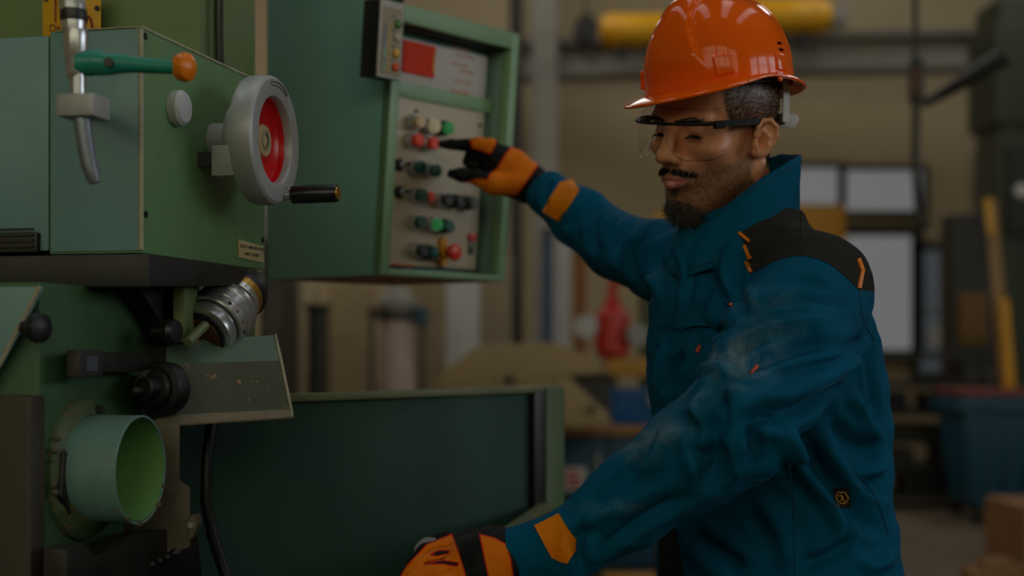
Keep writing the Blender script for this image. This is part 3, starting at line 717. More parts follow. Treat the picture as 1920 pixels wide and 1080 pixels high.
# sheet metal chip guard
g = MB()
def sheet(q, th=.003):
    n = (Vector(q[1])-Vector(q[0])).cross(Vector(q[3])-Vector(q[0])).normalized()
    if n.y < 0: n = -n
    return [Vector(v) for v in q], n*th
A1, A2, A3, A4 = P(312, 641, 1.90), P(516, 628, 1.985), P(527, 676, 1.955), P(312, 682, 1.875)
A5, A6 = P(546, 767, 1.945), P(330, 778, 1.865)
pp, n = sheet([A1, A2, A3, A4]); g.prism(pp, n)
gd = g.build('chip_guard', m_sheet, mill, world=True, smooth=20)
pp, n = sheet([A4, A3, A5, A6]); MB().prism(pp, n).build('guard_face', paint('grimy_green_sheet', rgb(70, 76, 62), .45, .6, dirt_c=rgb(48, 44, 34), scale=9, chip=.22, chip_c=rgb(150, 112, 80)), gd, world=True)
B5, B6 = P(548, 781, 1.925), P(338, 795, 1.85)
pp, n = sheet([A6, A5, B5, B6]); MB().prism(pp, n).build('guard_lip', paint('chipped_lip', rgb(128, 122, 104), .5, .5, dirt_c=rgb(120, 84, 60), scale=40, chip=.8, chip_c=rgb(160, 112, 84)), gd, world=True)
MB().tube([A2, A3, A5, B5], .0022, 8).build('worn_edge', m_edge, gd, world=True)
# arbor hub
q = P(299, 728, 1.83); axd = Vector((-.42, -.9, .05))
MB().lathe([(.034, -.02), (.0355, 0), (.034, .004), (.026, .006), (.0255, .004)], q, axd, 40).build('hub_flange', m_black, mill, world=True)
hb = MB().lathe([(.024, 0), (.0245, .012), (.022, .015), (.015, .016), (.0145, .03), (.012, .032)], q, axd, 36).build('hub_boss', m_black, mill, world=True)
MB().lathe([(.005, .03), (.005, .044), (.003, .046)], q+Vector((-.004, 0, -.004)), axd, 14).build('socket_pin', m_dsteel, hb, world=True)
MB().prism([P(246, 745, 1.82), P(250, 712, 1.82), P(268, 695, 1.82), P(300, 690, 1.82), P(266, 738, 1.82)], (0, .02, 0)).build('cutter_guard', m_grime, mill, bevel=.002, world=True)
MB().box(P(262, 790, 1.86), P(330, 700, 1.90)).build('hub_bracket', m_grime, mill, bevel=.003, world=True)
# rough casting bracket below
MB().prism([P(268, 800, 1.84), P(300, 782, 1.84), P(338, 776, 1.84), P(338, 900, 1.84), P(348, 908, 1.84), P(357, 912, 1.84), P(358, 1026, 1.84), P(240, 1066, 1.84), P(225, 1000, 1.84)], (-.03, .05, 0)).build('casting_bracket', m_rough, mill, bevel=.003, world=True)
ear = MB().prism([P(352, 968, 1.835), P(366, 966, 1.835), P(370, 985, 1.835), P(362, 1008, 1.835), P(352, 1014, 1.835)], (0, .03, 0)).build('bracket_ear', m_rough, mill, bevel=.002, world=True)
q = P(357, 985, 1.832); MB().cyl(q, q+Vector((0, .004, 0)), .004, n=12).build('ear_bolt', m_steel, ear, world=True)
# pipe stub with weld flange
pf = P(264, 881, 1.72); n_ = (ML.to_3x3() @ Vector((1, 0, 0)))
po = wmat(mill).inverted() @ pf
ps = MB().lathe([(.0655, -.074), (.066, 0), (.0645, .001), (.063, 0), (.0615, -.06), (.0615, -.075)], po, hx, 64, caps=False).build('pipe_stub', paint('pipe_green', rgb(104, 140, 138), .45, .5, dirt_c=rgb(50, 66, 56), scale=12, chip=.2), mill, smooth=40)
MB().lathe([(.0610, -.078), (.0616, -.0005)], po, hx, 64, caps=False).build('pipe_lining', paint('pipe_inner_green', rgb(110, 158, 96), .5, .3, dirt_c=rgb(70, 104, 60), scale=8), ps)
MB().lathe([(0, -.073), (.0615, -.073)], po, hx, 48).build('pipe_floor', MATS['pipe_inner_green'], ps)
fl = MB(); rr = random.Random(3); prof = []
n = 60; vs = []; fs = []
for j, (r0, t0) in enumerate(((.064, -.066), (.080, -.072), (.083, -.078), (.083, -.09))):
    for k in range(n):
        an = 2*math.pi*k/n; r_ = r0*(1+(rr.uniform(-.03, .03) if j else 0))
        low = max(0, -math.sin(an))**2
        vs.append(po+Vector((t0+low*.02*(1 if j == 0 else .3), math.cos(an)*r_, math.sin(an)*r_*1.04)))
for j in range(3):
    for k in range(n): fs.append((j*n+k, j*n+(k+1) % n, (j+1)*n+(k+1) % n, (j+1)*n+k))
fl.add(vs, fs).build('weld_flange', paint('chipped_flange', rgb(70, 100, 66), .5, .6, dirt_c=rgb(70, 46, 28), scale=24, chip=.8, chip_c=rgb(132, 84, 48)), ps, smooth=50)
for k in range(26):      # torn paint and weld crumbs along the flange and lip
    an = rr.uniform(2.6, 6.6); r_ = rr.choice((.0655, .082)); t0 = 0 if r_ < .07 and an > 3.6 else -.07
    c = po+Vector((t0+rr.uniform(-.002, .002), math.cos(an)*r_, math.sin(an)*r_)); s = rr.uniform(.0018, .0045)
    MB().sphere(c, (s, s*1.4, s), 7, 5).build('weld_crumb', m_rough, ps)
q = on(182, 768, XS+.01); MB().cyl(q, q+Vector((.008, 0, 0)), .005, n=12).build('flange_bolt', m_dsteel, mill)
q = on(104, 905, XS+.006)
MB().prism([on(92, 930), on(98, 850), on(118, 838), on(122, 960), on(110, 965)], (.016, 0, 0)).build('drain_lug', m_grime, mill, bevel=.002)
MB().prism([on(80, 1100, -.04), on(80, 1028, -.04), on(110, 1018, -.04), on(140, 1040, -.04), on(210, 1000, -.04), on(330, 985, -.04), on(345, 1100, -.04)], (.03, 0, 0)).build('lower_casting', m_grime, mill, bevel=.003)
for i in range(6):
    MB().sphere(P(258+i*14, 1072-i*7, 1.80), (.008, .008, .006), 10, 6).build('chain_link', m_black, mill, world=True)

# ================================================================== splash tray, right of the machine
tray = thing('splash_tray', 'dark green splash tray with a raised back panel under the control box', 'tray', (-.342, 2.2, 0), math.atan2(.49, .42))
m_tray = paint('tray_green', rgb(48, 76, 68), .62, .4, dirt_c=rgb(32, 50, 44), scale=4, spec=.25)
TL = wmat(tray); ZR = 1.257
MB().box((-.55, 0, .62), (.58, .012, ZR-.008)).build('back_panel', m_tray, tray, bevel=.001)
MB().box((-.55, -.012, ZR-.012), (.648, .016, ZR)).build('rim', paint('tray_rim', rgb(112, 118, 84), .45, .4, scale=12), tray, bevel=.0015)
MB().box((.574, -.014, .98), (.606, .0, ZR-.012)).build('gasket_strip', m_black, tray, bevel=.002)
MB().box((.606, -.016, .5), (.66, .03, ZR-.002)).build('corner_post', paint('post_green', rgb(74, 98, 54), .5, .3, scale=6), tray, bevel=.002)
RA = P(1024, 942, 2.655); RB = Vector((-.105, 1.72, RA.z)); rd = (RB-RA).normalized(); rs = Vector((rd.y, -rd.x, 0)).normalized()
if rs.x < 0: rs = -rs
RB2 = RB+rd*.5
def rail(name, s0, s1, z0, z1, mat):
    vs = [RA+rs*s0, RB2+rs*s0, RB2+rs*s1, RA+rs*s1]
    lo = [v+Vector((0, 0, z0)) for v in vs]; hi = [v+Vector((0, 0, z1)) for v in vs]
    return MB().hexa(lo+hi).build(name, mat, tray, bevel=.0015, world=True)
rail('side_rail', -.012, .012, -.012, 0, paint('tray_rim', rgb(112, 118, 84), .45, .4, scale=12))
rail('side_panel', -.006, .006, -.45, -.012, paint('olive_panel', rgb(62, 60, 36), .5, .4, scale=8))
flo = [P(200, 1180, 1.7), P(1024, 942, 2.65), RB2, P(200, 1180, 1.2)]
zf = .80
pts = [Vector((-.75, 1.72, zf)), Vector((RA.x, RA.y, zf)), Vector((RB2.x, RB2.y, zf)), Vector((-.75, 1.2, zf))]
MB().prism(pts, (0, 0, -.02)).build('tray_floor', m_tray, tray, world=True)
pts = [Vector((-.35, 1.95, 0)), Vector((RA.x-.03, RA.y-.05, 0)), Vector((RB.x-.03, RB.y, 0)), Vector((-.35, 1.6, 0))]
MB().prism(pts, (0, 0, .78)).build('base_cabinet', mg_dark, tray, bevel=.005, world=True)
MB().tube([P(398, 780, 2.02), P(388, 860, 2.0), P(386, 940, 1.98), P(400, 1010, 1.95), P(430, 1100, 1.9)], .008, 10).build('cable', m_black, tray, world=True)

# ================================================================== control box
m_box = paint('box_green', rgb(126, 178, 172), .4, .25, dirt_c=rgb(102, 150, 142), scale=4, bump=.04)
m_frame = paint('box_frame_green', rgb(124, 160, 122), .4, .25, dirt_c=rgb(92, 122, 88), scale=5, bump=.04)
m_recess = paint('box_recess_green', rgb(116, 146, 138), .4, .25, dirt_c=rgb(60, 90, 80), scale=5, bump=.04)
m_panel = paint('panel_beige', rgb(196, 182, 158), .45, .2, dirt_c=rgb(150, 130, 104), scale=5, bump=.03)
m_display = paint('display_plate', rgb(206, 198, 192), .45, .15, dirt_c=rgb(150, 146, 140), scale=5, bump=.03)
box = thing('control_box', 'green control box with beige button panel that the worker is pressing', 'control box', (-.2436, 2.62, 1.4626), R(50))
BL = wmat(box); HB = .498; WB = .354; DB = .317; TA = math.asin(.08)
TB = BL @ Matrix.Rotation(TA, 4, 'X')          # front leans forward at the top
LT = Matrix.Rotation(TA, 4, 'X')               # same, in the box's own axes
def bp(x, y, z): return LT @ Vector((x, y, z))
th = .006
MB().prism([(0, 0, 0), (0, DB, 0), (0, DB, HB+.11), tuple(bp(0, 0, HB))], (th, 0, 0)).build('side_panel', m_box, box, bevel=.0015)
MB().prism([(WB, 0, 0), (WB, DB, 0), (WB, DB, HB+.11), tuple(bp(WB, 0, HB))], (-th, 0, 0)).build('side_panel', m_box, box, bevel=.0015)
MB().box((0, DB-th, 0), (WB, DB, HB+.11)).build('rear_panel', m_box, box, bevel=.0015)
MB().box((th, 0.005, 0), (WB-th, DB-th, th)).build('bottom_panel', paint('rusty_underside', rgb(150, 96, 58), .6, .4, scale=9), box)
MB().hexa([(th, -.03, HB-.004), (WB-th, -.03, HB-.004), (WB-th, DB-th, HB+.104), (th, DB-th, HB+.104), (th, -.03, HB), (WB-th, -.03, HB), (WB-th, DB-th, HB+.11), (th, DB-th, HB+.11)]).build('top_panel', m_box, box)
def tbox(name, x0, x1, y0, y1, z0, z1, mat, parent=box, bevel=.0012):
    return MB().box((x0, y0, z0), (x1, y1, z1), LT).build(name, mat, parent, bevel=bevel)
FT = .022
RD = .048          # recess depth
tbox('frame_stile', 0, FT, -.002, .02, 0, HB, m_frame)
tbox('frame_stile', WB-FT, WB, -.002, .02, 0, HB, m_frame)
tbox('frame_rail', FT, WB-FT, -.002, .02, HB-.032, HB, m_frame)
tbox('frame_rail', FT, WB-FT, -.002, .02, 0, .012, m_frame)
tbox('recess_wall', WB-FT-.004, WB-FT, .02, RD+.02, .012, HB-.032, m_recess)
tbox('recess_wall', FT, FT+.004, .02, RD+.02, .012, HB-.032, m_recess)
tbox('recess_ceiling', FT, WB-FT, .02, RD+.02, HB-.036, HB-.032, m_dsteel)
tbox('recess_back', FT, WB-FT, RD+.012, RD+.02, .012, HB-.032, m_box)
def bh(px, py, y): return hit(TB, px, py, 1, y)
# lower button panel and upper display plate (positions on the recessed plane)
pa = bh(731, 503, RD); pb = bh(905, 214, RD); pc = bh(752, 180, RD); pd_ = bh(907, 515, RD)
zlo = .020; zhi = (pc.z+pb.z)/2
panel = tbox('button_panel', FT+.004, pb.x, RD-.006, RD+.012, zlo, zhi, m_panel)
dz0 = zhi+.028
disp = tbox('display_plate', FT+.004, pb.x-.002, RD-.006, RD+.012, dz0, HB-.05, m_display)
tbox('divider_strip', FT, WB-FT-.004, RD-.010, RD+.012, zhi, dz0, m_frame)
YP = RD-.006       # panel face
r0 = bh(756, 68, YP); r1 = bh(812, 143, YP); r2 = bh(757, 128, YP); r3 = bh(814, 82, YP)
m_dispred = paint('red_display_window', rgb(226, 66, 40), .6, .1, bump=0, spec=.15)
dw = tbox('red_display', min(r0.x, r2.x), r1.x, YP-.004, YP, r1.z-.004, r0.z-.006, m_dispred, disp, .001)
m_yl = paint('yellow_print', rgb(200, 150, 40), .5, 0, bump=0)
tbox('yellow_mark', r1.x-.006, r1.x-.001, YP-.0046, YP-.004, r1.z+.006, r1.z+.03, m_yl, disp, 0)
tbox('yellow_mark', r1.x-.006, r1.x-.001, YP-.0046, YP-.004, r0.z-.032, r0.z-.022, m_yl, disp, 0)
m_pr = paint('faint_red_print', rgb(196, 128, 118), .6, 0, bump=0); m_orp = paint('orange_red_print', rgb(206, 84, 52), .6, 0, bump=0)
pr_rng = random.Random(11)
def print_line(px0, px1, py, h, mat, parent):
    """a line of small print too blurred to read: a row of uneven printed strokes"""
    a = bh(px0, py, YP); x1 = bh(px1, py, YP).x; x = a.x; mb = MB()
    while x < x1:
        w = pr_rng.uniform(.0012, .0035); hh = h*pr_rng.uniform(.55, 1)
        mb.box((x, YP-.0006, a.z-hh/2), (x+w, YP, a.z+hh/2), LT); x += w+pr_rng.choice((.0008, .0008, .003))
    o = mb.build('print_line', mat, parent); o['kind'] = 'stuff'; return o
print_line(845, 880, 171, .009, m_orp, disp)
for px0, px1, py in ((848, 882, 88), (856, 890, 102), (846, 878, 118), (862, 890, 132), (850, 886, 150), (866, 892, 180)): print_line(px0, px1, py, .005, m_pr, disp)
print_line(732, 776, 496, .006, m_orp, panel)
for px, py in ((786, 62), (787, 164), (899, 188), (780, 208), (900, 235)):
    q = bh(px, py, YP); MB().lathe([(.004, 0), (.004, .002), (.002, .003)], LT @ q, LT.to_3x3() @ Vector((0, -1, 0)), 12).build('screw', m_dsteel, disp if py < 190 else panel)
# push buttons: chrome bezel + coloured cap
m_bchrome = paint('button_chrome', rgb(205, 205, 210), .3, .1, scale=30, metal=.7, bump=0)
def bcol(n, c, r=.3): return paint('button_'+n, rgb(*c), r, .05, scale=30, bump=0)
AXN = LT.to_3x3() @ Vector((0, -1, 0))
def button(px, py, mat, bezel, label=None, r=.0125, L=.030, cap_h=.012, dome=False):
    q = bh(px, py, YP-L); base = LT @ Vector((q.x, YP, q.z))
    b = MB().lathe([(r*1.15, 0), (r*1.2, .002), (r*1.2, L*.5), (r*1.08, L-cap_h)], base, AXN, 24).build('push_button', bezel, box)
    t0 = L-cap_h
    pr = [(r*.95, t0-.002), (r, t0), (r, L-.002), (r*.85, L)] if not dome else [(r*.9, t0-.002), (r, t0+.002), (r*.9, L-.003), (r*.5, L), (0, L+.0006)]
    MB().lathe(pr, base, AXN, 24).build('cap', mat, b)
    if label: b['label'] = label
    return b
m_bblk = bcol('black', (26, 27, 28)); m_bgrn = bcol('dark_green', (8, 72, 58)); m_bred = bcol('red', (232, 58, 18), .45); m_bteal = bcol('teal', (14, 84, 84))
m_bgrey = bcol('grey_green', (66, 74, 64)); m_bcream = bcol('cream', (206, 178, 130))
m_lamp_amber = glow('lit_amber_lens', (1, .80, .42, 1), 1.1); m_lamp_green = glow('lit_green_lens', (.10, .80, .22, 1), .8)
button(791, 228, m_bcream, m_bchrome, 'cream push button in a chrome bezel')
button(820, 236, m_lamp_amber, m_bchrome, 'lit amber lamp in a chrome bezel')
button(847, 240, m_lamp_green, m_bblk, 'lit green lamp in a black bezel', dome=True)
button(788, 263, m_bred, m_bchrome, 'orange red push button, not pressed')
button(817, 269, m_bred, m_bchrome, 'red push button under the gloved finger', L=.028)
button(793, 314, m_bgrn, m_bchrome); button(822, 320, m_bgrn, m_bchrome)
button(795, 366, m_bgrn, m_bchrome)
button(811, 370, m_bred, m_bchrome, 'red flat push button', r=.0105, L=.02, cap_h=.008)
button(843, 375, m_bblk, m_bchrome); button(866, 378, m_bblk, m_bblk); button(891, 381, m_bgrey, m_bblk)
button(794, 417, m_bgrn, m_bchrome); button(826, 421, m_lamp_green, m_bchrome, 'lit green lamp in a chrome bezel', dome=True); button(846, 425, m_bteal, m_bblk)
button(797, 470, m_bblk, m_bchrome); button(818, 474, m_bteal, m_bblk, dome=True)
# selector switches with lever
for px, py in ((753, 309), (754, 360)):
    q = bh(px, py, YP-.01); base = LT @ Vector((q.x, YP, q.z))
    s = MB().lathe([(.012, 0), (.012, .006), (.009, .010)], base, AXN, 20).build('selector_switch', m_bblk, box)
    MB().sphere(base+AXN*.012, .0062, 12, 8).build('chrome_ball', m_bchrome, s)
    MB().cyl(base+AXN*.012, base+AXN*.034+Vector((0, 0, .002)), .0035, .0025, n=10).build('toggle', m_bblk, s)
# emergency stop: yellow guard and red mushroom
q = bh(852, 473, YP-.036); base = LT @ Vector((q.x, YP, q.z))
es = MB().lathe([(.013, 0), (.013, .016), (.010, .018)], base, AXN, 24).build('emergency_stop', paint('estop_yellow', rgb(214, 150, 20), .4), box)
es['label'] = 'red mushroom emergency stop with yellow guard'
for s in (-1, 1):
    c = base+Vector((0, 0, s*.019)); MB().lathe([(.0105, 0), (.011, .004), (.009, .010)], c, AXN, 20).build('guard_lobe', MATS['estop_yellow'], es)
MB().lathe([(.0085, .016), (.0095, .024), (.016, .032), (.0175, .037), (.015, .042), (.006, .045), (0, .0455)], base, AXN, 28).build('mushroom_cap', bcol('estop_red', (216, 48, 26), .3), es)
q = bh(883, 445, YP); c = Vector((q.x, YP, q.z))
ky = tbox('key_switch', q.x-.008, q.x+.008, YP-.008, YP, q.z-.007, q.z+.008, bcol('key_red', (214, 40, 36)))
tbox('key_plate', q.x-.007, q.x+.007, YP-.004, YP, q.z-.034, q.z-.009, m_bgrey, ky)
# indicator pendant on the front corner
m_face = paint('indicator_face', rgb(150, 134, 104), .45, .2, scale=20, bump=0)
q0 = bh(706, 142, -.045); q1 = bh(748, 152, -.045); q2 = bh(710, 2, -.045)
x0, x1, zL, zH = q0.x, q1.x+.002, (q0.z+q1.z)/2, q2.z+.006
ind = tbox('indicator_unit', x0, x1, -.043, -.002, zL, zH, m_black)
tbox('indicator_frame', x0, x1, -.046, -.043, zL, zH, paint('indicator_rim', rgb(176, 170, 164), .4), ind)
tbox('indicator_plate', x0+.006, x1-.006, -.0472, -.046, zL+.008, zH-.012, m_face, ind, 0)
tbox('scale_strip', x0+.010, x0+.018, -.0478, -.0472, zL+.02, zL+.095, m_bgrey, ind, 0)
tbox('scale_line', x0+.022, x0+.0245, -.0478, -.0472, zL+.012, zL+.098, m_yl, ind, 0)
tbox('green_mark', x0+.010, x0+.019, -.0482, -.0472, zL+.035, zL+.05, bcol('leaf', (66, 112, 52)), ind, 0)
tbox('green_mark', x0+.010, x0+.019, -.0482, -.0472, zL+.012, zL+.026, bcol('leaf', (66, 112, 52)), ind, 0)
for i, (c_, nm) in enumerate((((214, 78, 30), 'lamp_red'), ((224, 176, 60), 'lamp_yellow'), ((186, 170, 150), 'lamp_clear'), ((70, 124, 60), 'lamp_green'))):
    zc = zL+.022+i*.024+(.004 if i > 1 else 0); xc = x1-.016
    MB().lathe([(.0078, 0), (.0078, .004), (.004, .006), (0, .0065)], LT @ Vector((xc, -.047, zc)), AXN, 18).build('indicator_lamp', bcol(nm, c_), ind)
    tbox('lamp_tag', xc-.012, xc-.004, -.0485, -.0472, zc+.010, zc+.014, m_bgrey, ind, 0)
# carrying arm: up from the box and back to the milling machine's column
MB().cyl((.17, .18, HB+.06), (.17, .18, HB+.32), .03, n=24).build('hanger_tube', m_steel, box)
MB().lathe([(.055, 0), (.055, .012), (.032, .02)], (.17, .18, HB+.066), (0, 0, 1), 24).build('hanger_flange', m_dsteel, box)
e0 = BL @ Vector((.17, .18, HB+.30)); e1 = ML @ Vector((-.3, .5, 0)); e1.z = e0.z
MB().tube([e0, e0+(e1-e0)*.5, e1], .035, 16).build('hanger_arm', m_steel, box, world=True)
for px, py in ((556, 452), (562, 495), (633, 319), (684, 390), (708, 507)):
    q = hit(BL, px, py, 0, 0.0); MB().cyl(q, q+Vector((-.0015, 0, 0)), .003, n=10).build('rivet', m_box, box)

# ================================================================== signed-distance modelling helpers (for the figure)
class Field:
    def __init__(self, lo, hi, h):
        self.lo = np.array(lo, np.float32); self.h = h
        self.n = np.ceil((np.array(hi)-np.array(lo))/h).astype(int)+1
        self.ax = [self.lo[i]+h*np.arange(self.n[i], dtype=np.float32) for i in range(3)]
        self.D = np.full(tuple(self.n), .08, np.float32)
    def sl(self, lo, hi):
        s = []
        for i in range(3):
            a = int(max(0, math.floor((lo[i]-self.lo[i])/self.h))); b = int(min(self.n[i], math.ceil((hi[i]-self.lo[i])/self.h)+1))
            if b <= a: return None
            s.append(slice(a, b))
        return tuple(s)
    def apply(self, fn, lo, hi, k, mode):
        m = 2.2*k+4*self.h
        s = self.sl([v-m for v in lo], [v+m for v in hi])
        if s is None: return
        X = self.ax[0][s[0]][:, None, None]; Y = self.ax[1][s[1]][None, :, None]; Z = self.ax[2][s[2]][None, None, :]
        d = fn(X, Y, Z).astype(np.float32); A = self.D[s]
        if mode == 'add':
            t = np.clip(.5+.5*(d-A)/k, 0, 1); self.D[s] = d*(1-t)+A*t-k*t*(1-t)
        else:
            d = -d; t = np.clip(.5-.5*(d-A)/k, 0, 1); self.D[s] = d*(1-t)+A*t+k*t*(1-t)
    def ell(self, c, r, k=.01, rot=None, mode='add', sym=False):
        for sg in ((1, -1) if sym else (1,)):
            c2 = (c[0], c[1]*sg, c[2])
            Rm = np.eye(3) if rot is None else np.array(rot(sg))      # rows = local axes
            def fn(X, Y, Z, c2=c2, Rm=Rm):
                x, y, z = X-c2[0], Y-c2[1], Z-c2[2]
                q = [Rm[i][0]*x+Rm[i][1]*y+Rm[i][2]*z for i in range(3)]
                k0 = np.sqrt(sum((q[i]/r[i])**2 for i in range(3)))+1e-9; k1 = np.sqrt(sum((q[i]/r[i]**2)**2 for i in range(3)))+1e-9
                return k0*(k0-1)/k1
            R_ = max(r); self.apply(fn, [v-R_ for v in c2], [v+R_ for v in c2], k, mode)
    def cone(self, a, b, ra, rb, k=.01, mode='add', sym=False):
        for sg in ((1, -1) if sym else (1,)):
            A = np.array((a[0], a[1]*sg, a[2]), float); B = np.array((b[0], b[1]*sg, b[2]), float); ab = B-A; L2 = float(ab @ ab)+1e-12
            def fn(X, Y, Z, A=A, ab=ab):
                x, y, z = X-A[0], Y-A[1], Z-A[2]
                t = np.clip((x*ab[0]+y*ab[1]+z*ab[2])/L2, 0, 1)
                return np.sqrt((x-t*ab[0])**2+(y-t*ab[1])**2+(z-t*ab[2])**2)-(ra+(rb-ra)*t)
            R_ = max(ra, rb); self.apply(fn, np.minimum(A, B)-R_, np.maximum(A, B)+R_, k, mode)
    def chain(self, pts, rs, k=.01, k0=None, mode='add'):
        for i in range(len(pts)-1): self.cone(pts[i], pts[i+1], rs[i], rs[i+1], k if i or k0 is None else k0, mode)
    def mesh(self):
        D = self.D; s = D < 0; h = self.h
        cnt = np.zeros(tuple(np.array(D.shape)-1), np.int8)
        off = [(i, j, k) for i in (0, 1) for j in (0, 1) for k in (0, 1)]
        sh = cnt.shape
        for o in off: cnt += s[o[0]:o[0]+sh[0], o[1]:o[1]+sh[1], o[2]:o[2]+sh[2]]
        cells = np.argwhere((cnt > 0) & (cnt < 8)); N = len(cells)
        idx = np.full(sh, -1, np.int32); idx[cells[:, 0], cells[:, 1], cells[:, 2]] = np.arange(N)
        val = {o: D[cells[:, 0]+o[0], cells[:, 1]+o[1], cells[:, 2]+o[2]].astype(np.float64) for o in off}
        acc = np.zeros((N, 3)); num = np.zeros(N)
        for o in off:
            for ax in range(3):
                if o[ax]: continue
                p = list(o); p[ax] = 1; p = tuple(p)
                a, b = val[o], val[p]; m = (a < 0) != (b < 0)
                t = np.where(m, a/(a-b+1e-12*(a == b)), 0)
                pt = np.tile(np.array(o, float), (N, 1)); pt[:, ax] += t
                acc[m] += pt[m]; num[m] += 1
        V = (cells+acc/num[:, None])*h+self.lo
        faces = []
        for ax in range(3):
            a1, a2 = (ax+1) % 3, (ax+2) % 3
            sA = [slice(1, -1)]*3; sA[ax] = slice(0, -1); sB = list(sA); sB[ax] = slice(1, None)
            m = s[tuple(sA)] != s[tuple(sB)]; inside = s[tuple(sA)]
            e = np.argwhere(m); ins = inside[m]
            base = e.copy(); base[:, a1] += 1; base[:, a2] += 1
            q = []
            for d1, d2 in ((-1, -1), (0, -1), (0, 0), (-1, 0)):
                c = base.copy(); c[:, a1] += d1; c[:, a2] += d2
                q.append(idx[c[:, 0], c[:, 1], c[:, 2]])
            q = np.stack(q, 1); q[~ins] = q[~ins][:, ::-1]
            faces.append(q[(q >= 0).all(1)])
        return V, np.concatenate(faces)

def np_mesh(name, V, Fq, smooth=True):
    me = bpy.data.meshes.new(name); n = len(V); k = Fq.shape[1]
    me.vertices.add(n); me.vertices.foreach_set('co', np.asarray(V, np.float32).ravel())
    me.loops.add(Fq.size); me.loops.foreach_set('vertex_index', Fq.astype(np.int32).ravel())
    me.polygons.add(len(Fq)); me.polygons.foreach_set('loop_start', np.arange(0, Fq.size, k, dtype=np.int32))
    me.polygons.foreach_set('use_smooth', np.full(len(Fq), smooth))
    me.update(calc_edges=True); me.validate()
    return me
def v_normals(V, Fq):
    a = V[Fq[:, 2]]-V[Fq[:, 0]]; b = V[Fq[:, 3]]-V[Fq[:, 1]] if Fq.shape[1] == 4 else V[Fq[:, 1]]-V[Fq[:, 0]]
    n = np.cross(a, b) if Fq.shape[1] == 4 else np.cross(b, a)
    out = np.zeros_like(V)
    for i in range(Fq.shape[1]): np.add.at(out, Fq[:, i], n)
    return out/(np.linalg.norm(out, axis=1, keepdims=True)+1e-12)
def relax(V, Fq, it=2, lam=.5):
    for _ in range(it):
        acc = np.zeros_like(V); c = np.zeros(len(V)); k = Fq.shape[1]
        for i in range(k):
            j = (i+1) % k
            np.add.at(acc, Fq[:, i], V[Fq[:, j]]); np.add.at(acc, Fq[:, j], V[Fq[:, i]])
            np.add.at(c, Fq[:, i], 1); np.add.at(c, Fq[:, j], 1)
        V = V+lam*(acc/c[:, None]-V)
    return V
def add_attr(me, name, vals):
    a = me.attributes.new(name, 'FLOAT', 'POINT'); a.data.foreach_set('value', np.asarray(vals, np.float32))
def px_of(V):
    return np.stack([CX+F*V[:, 0]/V[:, 1], HY-F*(V[:, 2]-CH)/V[:, 1]], 1)
def poly_sd(Q, poly):
    """signed distance to polygon, positive inside (numpy, 2D)"""
    P_ = np.array(poly, float); n = len(P_); dmin = np.full(len(Q), 1e9); ins = np.zeros(len(Q), bool)
    for i in range(n):
        a, b = P_[i], P_[(i+1) % n]; ab = b-a; w = Q-a
        t = np.clip((w @ ab)/(ab @ ab+1e-9), 0, 1); dmin = np.minimum(dmin, np.hypot(*(w-t[:, None]*ab).T))
        c = ((a[1] <= Q[:, 1]) != (b[1] <= Q[:, 1]))
        with np.errstate(divide='ignore', invalid='ignore'):
            xi = a[0]+(Q[:, 1]-a[1])*(b[0]-a[0])/(b[1]-a[1])
        ins ^= c & (Q[:, 0] < xi)
    return np.where(ins, dmin, -dmin)
def sstep(x, a, b):
    t = np.clip((x-a)/(b-a), 0, 1); return t*t*(3-2*t)
def bvh_of(V, Fq): return BVHTree.FromPolygons([tuple(v) for v in V], [tuple(int(i) for i in f) for f in Fq])
CAM0 = Vector((0, 0, CH))
def cast(bvh, px, py, dmin=0.0):
    d = (P(px, py, 1.0)-CAM0).normalized(); o = CAM0
    for _ in range(6):
        r = bvh.ray_cast(o, d)
        if r[0] is None: return None, None
        if r[0].y > dmin and r[1].dot(d) < 0 or dmin == 0: return r[0], r[1]
        o = r[0]+d*.002
    return None, None
def strands(name, roots, dirs, length, width, mat, parent, curl=.3, seg=4, droop=None, seed=1):
    """Short hairs: tapered three-sided strands, one mesh."""
    rng = np.random.RandomState(seed); n = len(roots)
    d = dirs/(np.linalg.norm(dirs, axis=1, keepdims=True)+1e-9)
    u = np.cross(d, rng.randn(n, 3)); u /= np.linalg.norm(u, axis=1, keepdims=True)+1e-9; w = np.cross(d, u)
    L = np.broadcast_to(np.asarray(length, float), (n,)); Wd = np.broadcast_to(np.asarray(width, float), (n,))
    ph = rng.rand(n)*6.28; amp = curl*L*(.6+.8*rng.rand(n))
    rings = []
    for i in range(seg+1):
        t = i/seg
        c = roots+d*(L*t)[:, None]+u*(amp*t*np.sin(ph+t*3.2))[:, None]+w*(amp*t*np.cos(ph+t*2.6))[:, None]
        if droop is not None: c = c+np.asarray(droop)[None, :]*(L*t*t)[:, None]
        r = Wd*(1-.75*t)
        rings.append(np.stack([c+u*r[:, None], c+(-.5*u+.866*w)*r[:, None], c+(-.5*u-.866*w)*r[:, None]], 1))
    V = np.stack(rings, 1).reshape(-1, 3); m = (seg+1)*3
    q = []
    for i in range(seg):
        for k in range(3): q.append((i*3+k, i*3+(k+1) % 3, (i+1)*3+(k+1) % 3, (i+1)*3+k))
    Fq = (np.arange(n)[:, None, None]*m+np.array(q)[None]).reshape(-1, 4)
    me = np_mesh(name, V, Fq); o = link(name, me, mat, parent)
    return o

